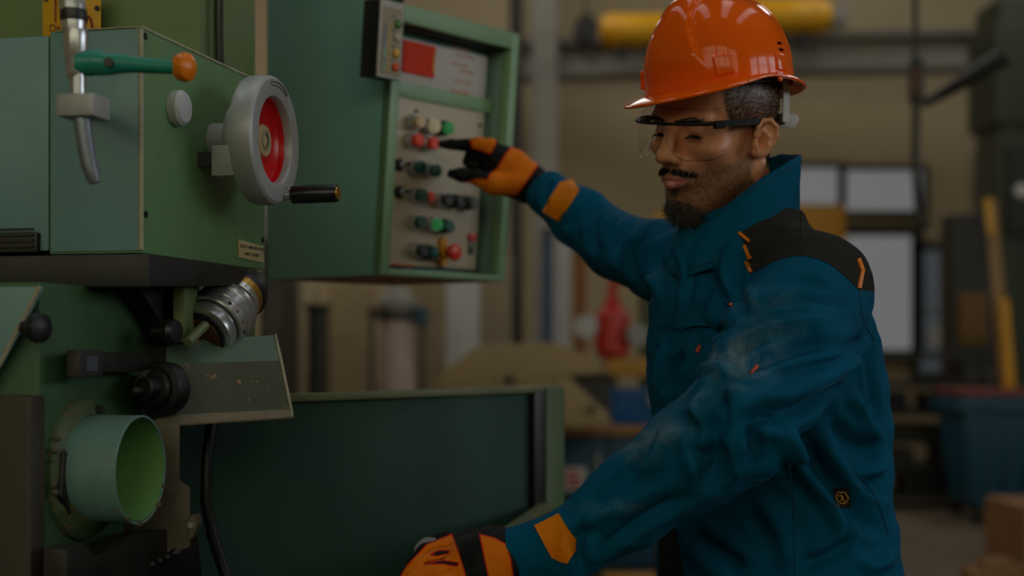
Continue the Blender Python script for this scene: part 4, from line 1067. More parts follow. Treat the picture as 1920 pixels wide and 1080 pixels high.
# ================================================================== the worker: head
person = thing('person', 'worker in a teal work jacket with orange gloves, looking down and pressing a button', 'person', (.41, 2.1, 0))
PMI = np.array(wmat(person).inverted())
def to_person(V): return V @ PMI[:3, :3].T+PMI[:3, 3]
YAW, PITCH = R(41), R(10.5)
f0 = Vector((-math.cos(YAW), -math.sin(YAW), 0)); HLv = Vector((math.sin(YAW), -math.cos(YAW), 0)); zz = Vector((0, 0, 1))
HF = f0*math.cos(PITCH)-zz*math.sin(PITCH); HU = zz*math.cos(PITCH)+f0*math.sin(PITCH)
ROLL = R(-9.0)
HLr = HLv*math.cos(ROLL)+HU*math.sin(ROLL); HU = HU*math.cos(ROLL)-HLv*math.sin(ROLL); HLv = HLr
HO = P(1416, 268, 2.046)-HLv*.072
HM = np.array([[*HF], [*HLv], [*HU]])         # rows: local axes in world
def h2w(V): return np.asarray(V) @ HM+np.array(HO)
def hv(f, l, u): return HO+HF*f+HLv*l+HU*u

fd = Field((-.125, -.105, -.235), (.135, .105, .155), .0016)
fd.ell((-.008, 0, .055), (.098, .076, .088), .01)
fd.ell((.045, 0, .058), (.051, .060, .055), .02)
fd.ell((.036, 0, -.005), (.054, .059, .062), .02)
fd.ell((.048, 0, -.052), (.043, .043, .042), .02)
fd.cone((.000, .051, -.042), (.058, .019, -.080), .019, .017, .02, sym=True)
fd.ell((.072, 0, -.083), (.015, .020, .016), .015)
fd.ell((.066, .043, -.004), (.021, .020, .014), .02, sym=True)
fd.ell((.03, 0, -.085), (.052, .040, .02), .02)
# neck
fd.cone((-.028, 0, -.03), (-.062, 0, -.225), .057, .062, .03)
fd.cone((-.018, .062, -.030), (.005, .022, -.19), .012, .014, .018, sym=True)
fd.ell((.020, 0, -.14), (.016, .014, .022), .02)
# brow, nose
fd.cone((.0925, .008, .0385), (.079, .046, .0385), .0095, .0085, .012, sym=True)
fd.ell((.098, .031, .0220), (.016, .019, .0120), .012, mode='sub', sym=True)
fd.cone((.0935, 0, .030), (.1125, 0, -.008), .0085, .0100, .009)
fd.ell((.1165, 0, -.0125), (.0110, .0105, .0100), .007)
fd.ell((.1050, .0135, -.0160), (.0115, .0072, .0085), .006, sym=True)
# muzzle, lips
fd.ell((.078, 0, -.040), (.023, .031, .027), .015)
fd.cone((.1025, .003, -.0425), (.0900, .025, -.0480), .0058, .0030, .005, sym=True)
fd.cone((.1005, .000, -.0545), (.0895, .021, -.0505), .0074, .0040, .005, sym=True)
fd.cone((.1110, .000, -.0483), (.0940, .029, -.0492), .0026, .0022, .0022, mode='sub', sym=True)
fd.cone((.1075, 0, -.027), (.1105, 0, -.0365), .0018, .0022, .004, mode='sub')
fd.cone((.1005, .021, -.018), (.0900, .034, -.046), .0022, .0020, .008, mode='sub', sym=True)
fd.ell((.1090, .0072, -.0235), (.0060, .0036, .0046), .002, mode='sub', sym=True)
fd.ell((.0995, 0, -.067), (.006, .014, .004), .008, mode='sub')
# eyelids with a narrow opening (looking down)
fd.ell((.0745, .0315, .0200), (.0148, .0160, .0142), .004, sym=True)
fd.cone((.0905, .0200, .0275), (.0870, .0440, .0260), .0015, .0015, .003, mode='sub', sym=True)
fd.ell((.0905, .0315, .0138), (.0075, .0150, .0032), .0010, mode='sub', sym=True)
fd.cone((.0885, .0200, .0050), (.0850, .0420, .0055), .0010, .0010, .005, mode='sub', sym=True)
# ears
ea = R(14); eb = R(24)
def ear_rot(sg):
    # tall axis leans back, plate flares outward towards the rear
    up_ = np.array((-math.sin(ea), 0, math.cos(ea))); fw = np.array((math.cos(ea)*math.cos(eb), -sg*math.sin(eb), math.sin(ea)*math.cos(eb)))
    out = np.cross(up_, fw)*1.0
    return [fw, out, up_]
fd.ell((-.010, .080, .006), (.0175, .0055, .0275), .004, rot=ear_rot, sym=True)
fd.ell((.001, .0745, -.0120), (.0085, .0060, .0090), .005, sym=True)
fd.ell((-.0080, .0865, .0055), (.0115, .0060, .0190), .003, rot=ear_rot, mode='sub', sym=True)
pth = [(.007, .0785, .012), (.004, .0800, .024), (-.005, .0825, .0320), (-.016, .0870, .0320), (-.025, .0900, .022), (-.0265, .0895, .008), (-.021, .0860, -.003), (-.010, .0800, -.011)]
for a_, b_ in zip(pth[:-1], pth[1:]): fd.cone(a_, b_, .0034, .0034, .003, sym=True)
pth = [(-.006, .0805, .018), (-.014, .0840, .009), (-.012, .0830, -.004), (-.004, .0785, -.011)]
for a_, b_ in zip(pth[:-1], pth[1:]): fd.cone(a_, b_, .0032, .0034, .004, sym=True)
fd.ell((.0035, .0765, -.002), (.0050, .0050, .0065), .004, sym=True)
fd.ell((-.0030, .0840, .000), (.0072, .0100, .0105), .002, mode='sub', sym=True)
HV, HFc = fd.mesh(); HV = relax(HV, HFc, 1, .4); HN = v_normals(HV, HFc)
del fd
f_, l_, u_ = HV.T; al = np.abs(l_)
rng = np.random.RandomState(5)
# intrinsic colour masks
lip = sstep(-(np.hypot((al)/.026, (u_+.0485)/.0105)), -1.08, -.82)*(f_ > .083)
lipz = np.where(u_ > -.0480, u_ < -.0480+.0072*(1-(al/.026)**2)+.001, u_ > -.0620+.010*(al/.022)**2)
lip = lip*sstep(np.where(lipz, 1., 0.), 0, 1)
hair_line = np.minimum.reduce([(.060-f_-.35*np.maximum(0, .06-u_)), (u_-.020+np.where(f_ < .0, .6*np.maximum(0, -.018-f_), 0)+np.where((f_ > .006) & (f_ < .024), .0, 0))])
hair_line = np.where(f_ < -.022, np.minimum(.06-f_, u_+.040), hair_line)
hmask = sstep(hair_line, -.004, .006)*(al+0*u_ > -1)*(1-sstep(al, .0795, .083)*(f_ > -.04)*(u_ < .04))
jawd = (u_+.030)*1.0
stub = sstep(-(u_+.022-.55*np.maximum(0, .030-f_)-.10*al), -.002, .020)*(f_ > -.008)*sstep(u_, -.135, -.095)
stub = np.maximum(stub*.78, sstep(-np.hypot((al-.021)/.020, (u_+.034+.10*np.maximum(0, al-.016))/.0065), -1.5, -.5)*sstep(f_, .064, .092)*.45)
stub = np.maximum(stub, sstep(-np.hypot(al/.028, (u_+.092)/.018), -1.35, -.7)*(f_ > .03)*.9)
stub = np.maximum(stub, sstep(-np.hypot(al/.007, (u_+.067)/.006), -1.3, -.6)*(f_ > .08)*.8)
side_b = sstep(-np.hypot((f_-.016)/.013, (u_+.004)/.036), -1.2, -.6)*(al > .05); stub = np.maximum(stub, side_b*.35)
stub *= (1-lip)*(1-sstep(al, .068, .073)*(f_ < .03))
brow = sstep(-np.hypot((al-.029)/.021, (u_-.0350-.003*np.sin((al-.008)*60))/.0034), -1.2, -.75)*(f_ > .06)
sk = N('skin')
tone = sk.noise(34, 5, .6); mott = sk.noise(260, 3, .6)
cskin = sk.mix(sk.ramp(tone, [(.3, (0, 0, 0, 1)), (.7, (1, 1, 1, 1))]), rgb(216, 146, 108), rgb(236, 166, 124))
cskin = sk.mix(sk.ramp(mott, [(.45, (0, 0, 0, 1)), (.75, (.25, .25, .25, 1))]), cskin, rgb(150, 94, 66))
cskin = sk.mix(sk.attr('lip'), cskin, rgb(176, 104, 100))
stn = sk.math('MULTIPLY', sk.attr('stubble'), sk.math('ADD', .55, sk.math('MULTIPLY', mott, .8)), clamp=True)
cskin = sk.mix(stn, cskin, rgb(32, 24, 20))
sk.base(cskin); sk.set(Roughness=.40, Subsurface_Weight=.12, Subsurface_Scale=.006)
sk.b.inputs['Subsurface Radius'].default_value = (1, .35, .2)
sk.bump(sk.noise(420, 3, .6), .12, .0012)
HW_ = h2w(HV)
me = np_mesh('body', to_person(HW_), HFc)
add_attr(me, 'lip', lip); add_attr(me, 'stubble', np.clip(np.maximum.reduce([stub, hmask*.88, brow*.8]), 0, 1))
body_o = link('body', me, sk.m, person); body_o['label'] = 'head and neck with brown skin, moustache and goatee'
# eyes
ey = N('eye'); ey.base(rgb(60, 40, 30)); ey.set(Roughness=.1)
for s in (1, -1):
    MB().sphere(hv(.0742, .0315*s, .0196), .0138, 20, 14).build('eye', ey.m, person, world=True)
# hair and beard strands
hm = N('black_hair'); hm.base(rgb(38, 29, 24)); hm.set(Roughness=.7, Specular_IOR_Level=.12)
gm = N('greying_hair')
gm.base(gm.ramp(gm.noise(900, 0), [(.48, rgb(24, 20, 18)), (.60, rgb(120, 112, 104))])); gm.set(Roughness=.7, Specular_IOR_Level=.2)
HNw = HN @ HM
def sow(mask, count, thr=.5, seed=1):
    r_ = np.random.RandomState(seed); p = np.where(mask > thr, mask, 0.); p = p/p.sum()
    i = r_.choice(len(p), count, p=p); jit = r_.uniform(-.0009, .0009, (count, 3))
    return i, to_person(HW_[i]+jit)
def d_of(i, base, spread, seed):
    r_ = np.random.RandomState(seed); return HNw[i]*base[0]+np.array(HF)*base[1]+np.array(HU)*base[2]+r_.randn(len(i), 3)*spread
i, rt = sow(hmask*(u_ < .13), 8000, .5, 2)
HO_hair = strands('hair', rt, d_of(i, (.6, -.3, .1), .6, 3), .0046, .00034, hm.m, person, curl=.55, seg=4, seed=4)
must = sstep(-np.hypot((al-.014)/.023, (u_+.0345+.24*np.maximum(0, al-.012))/.0052), -1.15, -.6)*(f_ > .082)*(1-lip)
corner = sstep(-np.hypot((al-.033)/.0055, (u_+.050)/.014), -1.2, -.6)*(f_ > .07)*.16
i, rt = sow(np.maximum(must, corner), 1100, .2, 5)
dd_ = d_of(i, (.45, .25, -.75), .22, 6)+np.sign(l_[i])[:, None]*np.array(HLv)[None]*.5
HO_moustache = strands('moustache', rt, dd_, .0056, .00021, hm.m, person, curl=.18, seg=3, seed=7)
gob = np.maximum(sstep(-np.hypot(al/.032, (u_+.092)/.016), -1.25, -.6)*(f_ > .025), sstep(-np.hypot(al/.005, (u_+.0665)/.005), -1.2, -.6)*(f_ > .08))
i, rt = sow(gob, 1500, .25, 8)
Lg = .006+.013*np.clip((-.070-u_[i])/.03, 0, 1)*(.6+.6*rng.rand(len(i)))
HO_beard = strands('beard', rt, d_of(i, (.5, -.05, -.85), .26, 9), Lg, .00034, gm.m, person, curl=.30, seg=5, seed=10)
jaw = stub*(1-gob)*(f_ < .075)
i, rt = sow(jaw, 1500, .12, 11)
HO_jaw_stubble = strands('jaw_stubble', rt, d_of(i, (.6, .1, -.5), .3, 12), .0024, .00015, hm.m, person, curl=.2, seg=2, seed=13)
i, rt = sow(brow, 520, .3, 14)
dd_ = d_of(i, (.35, -.2, .25), .15, 15)+np.sign(l_[i])[:, None]*np.array(HLv)[None]*.8
HO_eyebrow = strands('eyebrow', rt, dd_, .0065, .00026, hm.m, person, curl=.12, seg=3, seed=16)
lash_r = []; lash_d = []
for s in (1, -1):
    for t in np.linspace(-1, 1, 44):
        lash_r.append(hv(.0895-.004*t*t*1.0, 0.0315*s+.0132*t*s, .0160-.0018*t*t)); lash_d.append(HF*.8-HU*.55+HLv*.35*t*s)
lash_o = strands('eyelashes', to_person(np.array(lash_r)), np.array(lash_d), .0066, .00042, hm.m, person, curl=.08, seg=3, seed=17)
lash_o['kind'] = 'stuff'
HO_hair['kind'] = 'stuff'
HO_moustache['kind'] = 'stuff'
HO_beard['kind'] = 'stuff'
HO_jaw_stubble['kind'] = 'stuff'
HO_eyebrow['kind'] = 'stuff'
MB().sphere(hv(-.0185, .0835, -.0085), .0028, 12, 8).build('earring', m_black, person, world=True)

# ================================================================== hard hat
m_hat = N('orange_hat_plastic')
m_hat.base(m_hat.mix(m_hat.ramp(m_hat.noise(16, 3), [(.3, (0, 0, 0, 1)), (.8, (.3, .3, .3, 1))]), rgb(255, 104, 12), rgb(238, 88, 8)))
m_hat.set(Roughness=.12, Coat_Weight=.18, Coat_Roughness=.04, Specular_IOR_Level=.22); m_hat.bump(m_hat.noise(30, 2), .03, .004)
hat = thing('hard_hat', 'glossy orange hard hat worn by the worker', 'hard hat', tuple(hv(0, 0, .07)))
HTILT = R(-1.5)
TF = HF*math.cos(HTILT)-HU*math.sin(HTILT); TU = HU*math.cos(HTILT)+HF*math.sin(HTILT); HROLL = R(9.0); TL = HLv*math.cos(HROLL)+TU*math.sin(HROLL); TU = TU*math.cos(HROLL)-HLv*math.sin(HROLL)
TO = hv(-.005, 0, .079)
def tv(f, l, u): return TO+TF*f+TL*l+TU*u
nt, ns = 180, 44
def hat_point(th, s, brim=0.0):
    c, sn = math.cos(th), math.sin(th)
    a = .110 if c > 0 else .115; b = .098
    r = 1/((abs(c)/a)**2.3+(abs(sn)/b)**2.3)**(1/2.3)
    an = s*math.pi/2
    rho = math.cos(an)**.72 if s < 1 else 0.0
    hgt = .127*math.sin(an)**.92
    rim = .005*math.exp(-((abs(math.degrees(th))-85)/36)**2)-.004*max(0, c)**2+(-.012*max(0, -c)**2)
    f = c*r*rho; l = sn*r*rho; u = rim*(1-s)**2+hgt
    # raised crest along the middle and the front panel
    cr = math.exp(-(l/.024)**4)*sstep(np.array(s), .35, .75)*.0045
    ph = abs(math.degrees(th)); pb = float(np.interp(s, [0, .2, .4, .6, .8, 1], [37, 27, 20, 20, 28, 42]))
    fp = float(sstep(np.array(pb-ph), -1.0, 1.6))*float(sstep(np.array(s), .04, .2))*(1-float(sstep(np.array(s), .72, .95)))*.0065
    rb = float(sstep(np.array(ph-128), -2, 4))*float(sstep(np.array(s), .05, .2))*(1-float(sstep(np.array(s), .7, .95)))*.0022
    n = Vector((c*math.cos(an)+1e-6, sn*math.cos(an), math.sin(an))).normalized()
    v = Vector((f, l, u))+n*(float(cr)+fp+rb)
    if brim > 0:
        pk = max(0, math.cos(th*1.12)) if abs(th) < 1.4 else 0
        w = .007+.036*pk**1.5+.010*max(0, -c)**1.5
        dr = .003+.012*pk**1.3+.006*max(0, -c)
        v = v+Vector((c*w*brim*(1.0), sn*w*brim, -dr*brim**1.3))
    return v
vs = []; fs = []
rows = [('b', 1.0), ('b', .85), ('b', .65), ('b', .45), ('b', .25), ('b', .1)]+[('s', i/ns) for i in range(ns)]
for kind, val in rows:
    for k in range(nt):
        th = 2*math.pi*k/nt; th = th-2*math.pi if th > math.pi else th
        p = hat_point(th, 0.0, val) if kind == 'b' else hat_point(th, val)
        vs.append(tv(*p))
for i in range(len(rows)-1):
    for k in range(nt):
        k2 = (k+1) % nt; fs.append((i*nt+k, i*nt+k2, (i+1)*nt+k2, (i+1)*nt+k))
vs.append(tv(*hat_point(0, .9999))); top = len(vs)-1; i = len(rows)-1
for k in range(nt): fs.append((i*nt+k, i*nt+(k+1) % nt, top))
shell = MB().add(vs, fs).build('shell', m_hat.m, hat, world=True, smooth=60)
sol = shell.modifiers.new('thickness', 'SOLIDIFY'); sol.thickness = .0028; sol.offset = -1
# vent slots cut through the shell (two each side)
cut = MB()
def hat_frame(th, s):
    p = Vector(tv(*hat_point(th, s))); q = Vector(tv(*hat_point(th+.02, s))); w = Vector(tv(*hat_point(th, s+.02)))
    x = (q-p).normalized(); y = (w-p); y = (y-x*y.dot(x)).normalized(); return frame(p, x, y)
for sgn in (1, -1):
    for s in (.165, .215):
        Fm = hat_frame(sgn*R(111), s)
        cut.box((-.0085, -.0024, -.03), (.0085, .0024, .02), Fm)
cu = cut.build('cutter', None, hat, world=True, smooth=0)
bo = shell.modifiers.new('vents', 'BOOLEAN'); bo.object = cu; bo.operation = 'DIFFERENCE'; bo.solver = 'EXACT'
dg = bpy.context.evaluated_depsgraph_get(); dg.update()
nm = bpy.data.meshes.new_from_object(shell.evaluated_get(dg))
shell.modifiers.clear(); old = shell.data; shell.data = nm; nm.name = 'shell'
bpy.data.objects.remove(cu); bpy.data.meshes.remove(old)
set_smooth(shell.data, 40)
# rim bead
pts = []
for k in range(nt):
    th = 2*math.pi*k/nt; th = th-2*math.pi if th > math.pi else th
    pts.append(Vector(tv(*hat_point(th, 0, 1.0)))-TU*.001)
MB().tube(pts, .0026, 8, closed=True).build('rim_bead', m_hat.m, hat, world=True)
# accessory slots, rear gutter plug, lug
for sgn in (1, -1):
    Fm = hat_frame(sgn*R(45), .085)
    sl = MB().box((-.014, -.012, -.004), (.014, .016, .0045), Fm).build('accessory_slot', m_hat.m, hat, bevel=.004, seg=3, world=True)
    Fm = hat_frame(sgn*R(104), .07); MB().box((-.011, -.012, -.004), (.011, .012, .0030), Fm).build('accessory_boss', m_hat.m, hat, bevel=.003, seg=3, world=True)
    q = Vector(tv(*hat_point(sgn*R(96), 0, .5)))-TU*.003
    lug = MB().prism([q+TU*.006+TF*.008, q+TU*.006-TF*.008, q-TU*.006-TF*.004, q-TU*.009, q-TU*.006+TF*.004], TL*(.004*sgn)).build('chin_strap_lug', m_hat.m, hat, bevel=.001, world=True)
Fm = hat_frame(R(41), .13)
text_obj('embossed_mark', '113', .007, frame(Fm @ Vector((.016, .004, .0052)), -(Fm.to_3x3() @ Vector((1, 0, 0))), Fm.to_3x3() @ Vector((0, 1, 0))), m_hat.m, hat, .0005, world=True)
# inner harness: dark band, white rear ratchet strap with tab
m_band = paint('harness_dark', rgb(24, 34, 46), .6, .1); m_wstrap = paint('white_strap_plastic', rgb(208, 206, 204), .4, .05)
def ring(u, a, b, h, t0, t1, mat, name, th=.0022):
    v = []; f = []; n = 48
    for j in range(n+1):
        t = t0+(t1-t0)*j/n
        for (rr, uu_) in ((0, 0), (th, 0), (th, h), (0, h)):
            v.append(tv(math.cos(t)*(a+rr), math.sin(t)*(b+rr), u+uu_))
    for j in range(n):
        for k in range(4): f.append((j*4+k, j*4+(k+1) % 4, (j+1)*4+(k+1) % 4, (j+1)*4+k))
    f += [(0, 1, 2, 3), (n*4+3, n*4+2, n*4+1, n*4)]
    return MB().add(v, f).build(name, mat, hat, world=True)
ring(-.006, .103, .083, .026, -2.2, 2.2, m_band, 'head_band')
ring(-.066, .112, .074, .018, 2.55, 2*math.pi-2.55, m_wstrap, 'nape_strap')
for sgn in (1, -1):
    pts = [tv(-.088, .052*sgn, .012), tv(-.093, .048*sgn, -.02), tv(-.0955, .042*sgn, -.048), tv(-.0955, .040*sgn, -.062)]
    v = []; f = []
    for p in pts:
        for (x, y) in ((-.0075, 0), (.0075, 0), (.0075, .002), (-.0075, .002)): v.append(Vector(p)+TF*x*1.0+TL*y*sgn)
    for j in range(3):
        for k in range(4): f.append((j*4+k, j*4+(k+1) % 4, (j+1)*4+(k+1) % 4, (j+1)*4+k))
    f += [(0, 1, 2, 3), (15, 14, 13, 12)]
    MB().add(v, f).build('rear_strap', m_wstrap, hat, world=True)
tb = frame(P(1470, 227, 2.15), (1, .25, .06), (0, 0, 1))
MB().prism([tb @ Vector(p) for p in ((-.012, -.0095, 0), (.016, -.0105, 0), (.0225, -.004, 0), (.0255, .004, 0), (.021, .0105, 0), (-.012, .0095, 0))], tb.to_3x3() @ Vector((0, 0, -.003))).build('ratchet_tab', m_wstrap, hat, bevel=.0006, world=True)

# ================================================================== safety glasses
gl = N('clear_lens')
for n_ in list(gl.t.nodes):
    if n_ != gl.out: gl.t.nodes.remove(n_)
tr = gl.n('ShaderNodeBsdfTransparent', ins={0: (.99, .985, .99, 1)}); gs = gl.n('ShaderNodeBsdfGlossy', ins={'Roughness': .03, 'Color': (1, 1, 1, 1)})
lw = gl.n('ShaderNodeLayerWeight', ins={'Blend': .5}); fr = gl.math('ADD', .022, gl.math('MULTIPLY', .35, gl.math('POWER', lw.outputs['Facing'], 4.0))); ms = gl.n('ShaderNodeMixShader')
gl.link(fr, ms.inputs[0]); gl.link(tr.outputs[0], ms.inputs[1]); gl.link(gs.outputs[0], ms.inputs[2]); gl.link(ms.outputs[0], gl.out.inputs[0])
gls = thing('safety_glasses', 'clear safety glasses with a black brow bar and temples on the worker', 'safety glasses', tuple(hv(.1, 0, 0)))
def lens_pt(ph, u, out=0.0):
    c, s = math.cos(ph), math.sin(ph)
    return hv(.040+(.086+out)*abs(c)**.8-.10*max(0, .02-u)*.6, (.083+out)*math.copysign(abs(s)**.95, s), u)
UT = .0345
def bot(ph):
    a = abs(math.degrees(ph))
    b = -.016+.010*max(0, (a-48)/24)**2+.006*max(0, (30-a)/30)
    notch = .040*math.exp(-(a/11.5)**2)
    return min(UT-.008, b+notch)
n, m = 90, 12; v = []; f = []
for j in range(n+1):
    ph = R(-80+152*j/n)
    for i in range(m+1): v.append(lens_pt(ph, bot(ph)+(UT-bot(ph))*i/m))
for j in range(n):
    for i in range(m): f.append((j*(m+1)+i, (j+1)*(m+1)+i, (j+1)*(m+1)+i+1, j*(m+1)+i+1))
lo = MB().add(v, f).build('lens', gl.m, gls, world=True, smooth=60); s_ = lo.modifiers.new('thickness', 'SOLIDIFY'); s_.thickness = .002; s_.offset = 0
m_edgegl = N('polished_lens_edge'); m_edgegl.base(rgb(150, 140, 150)); m_edgegl.set(Roughness=.12, Transmission_Weight=.8, IOR=1.45, Alpha=.5)
MB().tube([lens_pt(R(-80+152*j/n), bot(R(-80+152*j/n))) for j in range(n+1)], .0007, 6).build('lens_edge', m_edgegl.m, lo, world=True)
# clear brow guard running back to the forehead
v = []; f = []
for j in range(n+1):
    ph = R(-66+132*j/n)
    for i in range(5):
        t = i/4; c = lens_pt(ph, UT); back = hv(.034+.068*abs(math.cos(ph))**.8, .074*math.sin(ph), UT+.020)
        v.append(Vector(c)*(1-t)+Vector(back)*t+HU*(.006*math.sin(t*3.14)))
for j in range(n):
    for i in range(4): f.append((j*5+i, (j+1)*5+i, (j+1)*5+i+1, j*5+i+1))
bg = MB().add(v, f).build('brow_guard', gl.m, gls, world=True, smooth=60); s_ = bg.modifiers.new('thickness', 'SOLIDIFY'); s_.thickness = .0016; s_.offset = 0
MB().tube([v[j*5+4] for j in range(n+1)], .0007, 6).build('guard_edge', m_edgegl.m, bg, world=True)
m_gblk = paint('glasses_black', rgb(12, 13, 15), .55, .05, bump=0, spec=.25)
MB().tube([lens_pt(R(-82+152*j/60), UT+.0005, .0012) for j in range(61)], [.0022+.0012*abs(j/30-1)**2 for j in range(61)], 8).build('brow_bar', m_gblk, gls, world=True)
for sgn in (1, -1):
    e = Vector(lens_pt(R(64 if sgn > 0 else 78)*sgn, UT, .001))
    MB().box((-.009, -.0035, -.007), (.008, .0035, .004), frame(e, HF*.9+HLv*-.2*sgn, HLv)).build('hinge_block', m_gblk, gls, bevel=.001, world=True)
    p0 = e; p1 = hv(.026, .0815*sgn, UT-.002); p2 = hv(.004, .0815*sgn, UT-.0035); p3 = hv(-.016, .0800*sgn, UT-.007); p4 = hv(-.034, .0765*sgn, UT-.022)
    vv = []; ff = []; w = (.0042, .0044, .0040, .0034, .003)
    for k, p in enumerate((p0, p1, p2, p3, p4)):
        for (x, y) in ((-1, -1), (1, -1), (1, 1), (-1, 1)): vv.append(Vector(p)+HLv*(.0012*x)+HU*(w[k]*y))
    for j in range(4):
        for k in range(4): ff.append((j*4+k, j*4+(k+1) % 4, (j+1)*4+(k+1) % 4, (j+1)*4+k))
    ff += [(0, 1, 2, 3), (19, 18, 17, 16)]
    MB().add(vv, ff).build('temple', m_gblk, gls, world=True)

# ================================================================== the worker: jacket
PHI = R(33)
tf = np.array((-math.cos(PHI), -math.sin(PHI), 0)); tl = np.array((math.sin(PHI), -math.cos(PHI), 0))
LV = np.array([  # z, centre x, centre y, half depth, half width
    (.86, .396, 2.10, .150, .196), (1.00, .390, 2.10, .146, .194), (1.12, .382, 2.10, .138, .186), (1.22, .378, 2.10, .142, .190), (1.32, .368, 2.105, .142, .186),
    (1.40, .360, 2.11, .130, .172), (1.46, .352, 2.115, .108, .140), (1.51, .345, 2.12, .085, .095), (1.56, .342, 2.12, .07, .075)])
SH_L = np.array(P(1524, 548, 1.965)); EL_L = np.array(P(1392, 792, 1.735)); WR_L = np.array(P(950, 1046, 1.795)); FA_L = np.array(P(1060, 1024, 1.785))
SH_R = np.array(P(1335, 520, 2.245)); EL_R = np.array(P(1158, 462, 2.49)); WR_R = np.array(P(1020, 358, 2.655))
fd = Field((-.02, 1.58, .84), (.62, 2.72, 1.72), .0040)
def torso(X, Y, Z):
    zc = np.clip(Z.ravel(), LV[0, 0], LV[-1, 0])
    cx, cy, a, b = [np.interp(zc, LV[:, 0], LV[:, i]).astype(np.float32)[None, None, :] for i in (1, 2, 3, 4)]
    x, y = X-cx, Y-cy
    f = x*tf[0]+y*tf[1]; l = x*tl[0]+y*tl[1]
    e = 2.4
    r = (np.abs(f/a)**e+np.abs(l/b)**e)**(1/e)
    d = (r-1)*np.minimum(a, b)*.9
    return np.maximum(d, np.maximum(Z-1.53, .87-Z))
fd.apply(torso, (.1, 1.85, .84), (.62, 2.38, 1.56), .01, 'add')
NK = np.array((.345, 2.118, 1.475))
fd.cone(NK, SH_L+np.array((0, 0, .004)), .052, .060, .04); fd.cone(NK, SH_R+np.array((0, 0, .01)), .058, .062, .04)
# left (near) sleeve
m1 = SH_L*.5+EL_L*.5+np.array((.0, -.01, .0))
fd.chain([SH_L, m1, EL_L], [.080, .083, .070], .02, .035)
fd.chain([EL_L, np.array(P(1296, 858, 1.745)), np.array(P(1180, 942, 1.765)), FA_L, WR_L], [.070, .064, .054, .042, .037], .02)
# right (far) sleeve
fd.chain([SH_R, SH_R*.5+EL_R*.5, EL_R], [.076, .066, .056], .02, .035)
fd.chain([EL_R, EL_R*.5+WR_R*.5, WR_R], [.056, .050, .042], .02)
JV, JF = fd.mesh(); del fd
# trim cuffs: keep what lies before the wrist planes
def keep(V, w, e):
    d = (w-e)/np.linalg.norm(w-e); return ((V-w) @ d) < -.004
ok = (keep(JV, WR_L, FA_L) | (np.linalg.norm(JV-WR_L, axis=1) > .12)) & (keep(JV, WR_R, EL_R) | (np.linalg.norm(JV-WR_R, axis=1) > .12)) & (JV[:, 2] > .88)
fk = ok[JF].all(1); JF = JF[fk]
used = np.unique(JF); rem = np.full(len(JV), -1); rem[used] = np.arange(len(used)); JV = JV[used]; JF = rem[JF]
JV = relax(JV, JF, 2, .5)
JB = bvh_of(JV, JF)
def path3(pts, step=12):
    out = []
    for (x0, y0), (x1, y1) in zip(pts[:-1], pts[1:]):
        n = max(1, int(math.hypot(x1-x0, y1-y0)/step))
        for i in range(n): out.append((x0+(x1-x0)*i/n, y0+(y1-y0)*i/n))
    out.append(pts[-1])
    r = [cast(JB, *p)[0] for p in out]
    return np.array([tuple(v) for v in r if v is not None])
def smooth_pts(pts, n=4):
    """Catmull-Rom through pixel points"""
    p = [np.array(q, float) for q in pts]; p = [2*p[0]-p[1]]+p+[2*p[-1]-p[-2]]; o = []
    for i in range(1, len(p)-2):
        for k in range(n):
            t = k/n; o.append(.5*((2*p[i])+(p[i+1]-p[i-1])*t+(2*p[i-1]-5*p[i]+4*p[i+1]-p[i+2])*t*t+(3*p[i]-p[i-1]-3*p[i+1]+p[i+2])*t**3))
    o.append(p[-2]); return [tuple(q) for q in o]
def fold(V, Nn, pts, amp, w, asym=0.0):
    """Ridge (amp>0) or crease (amp<0) along a line drawn over the cloth; ends fade out."""
    C = path3(smooth_pts(pts))
    if len(C) < 2: return V
    lo, hi = C.min(0)-3*w, C.max(0)+3*w
    near = np.where(((V > lo) & (V < hi)).all(1))[0]
    if len(near) == 0: return V
    Q = V[near]; best = np.full(len(Q), 1e9); par = np.zeros(len(Q)); n = len(C)-1
    for i in range(n):
        ab = C[i+1]-C[i]; t = np.clip(((Q-C[i]) @ ab)/(ab @ ab+1e-12), 0, 1)
        d = np.linalg.norm(Q-C[i]-t[:, None]*ab, axis=1); m = d < best; best[m] = d[m]; par[m] = (i+t[m])/n
    fade = np.clip(np.minimum(par, 1-par)*4+.12, 0, 1)
    g = amp*fade*(np.exp(-(best/w)**2)-.35*np.exp(-((best-1.9*w)/w)**2))
    V = V.copy(); V[near] += Nn[near]*g[:, None]
    return V
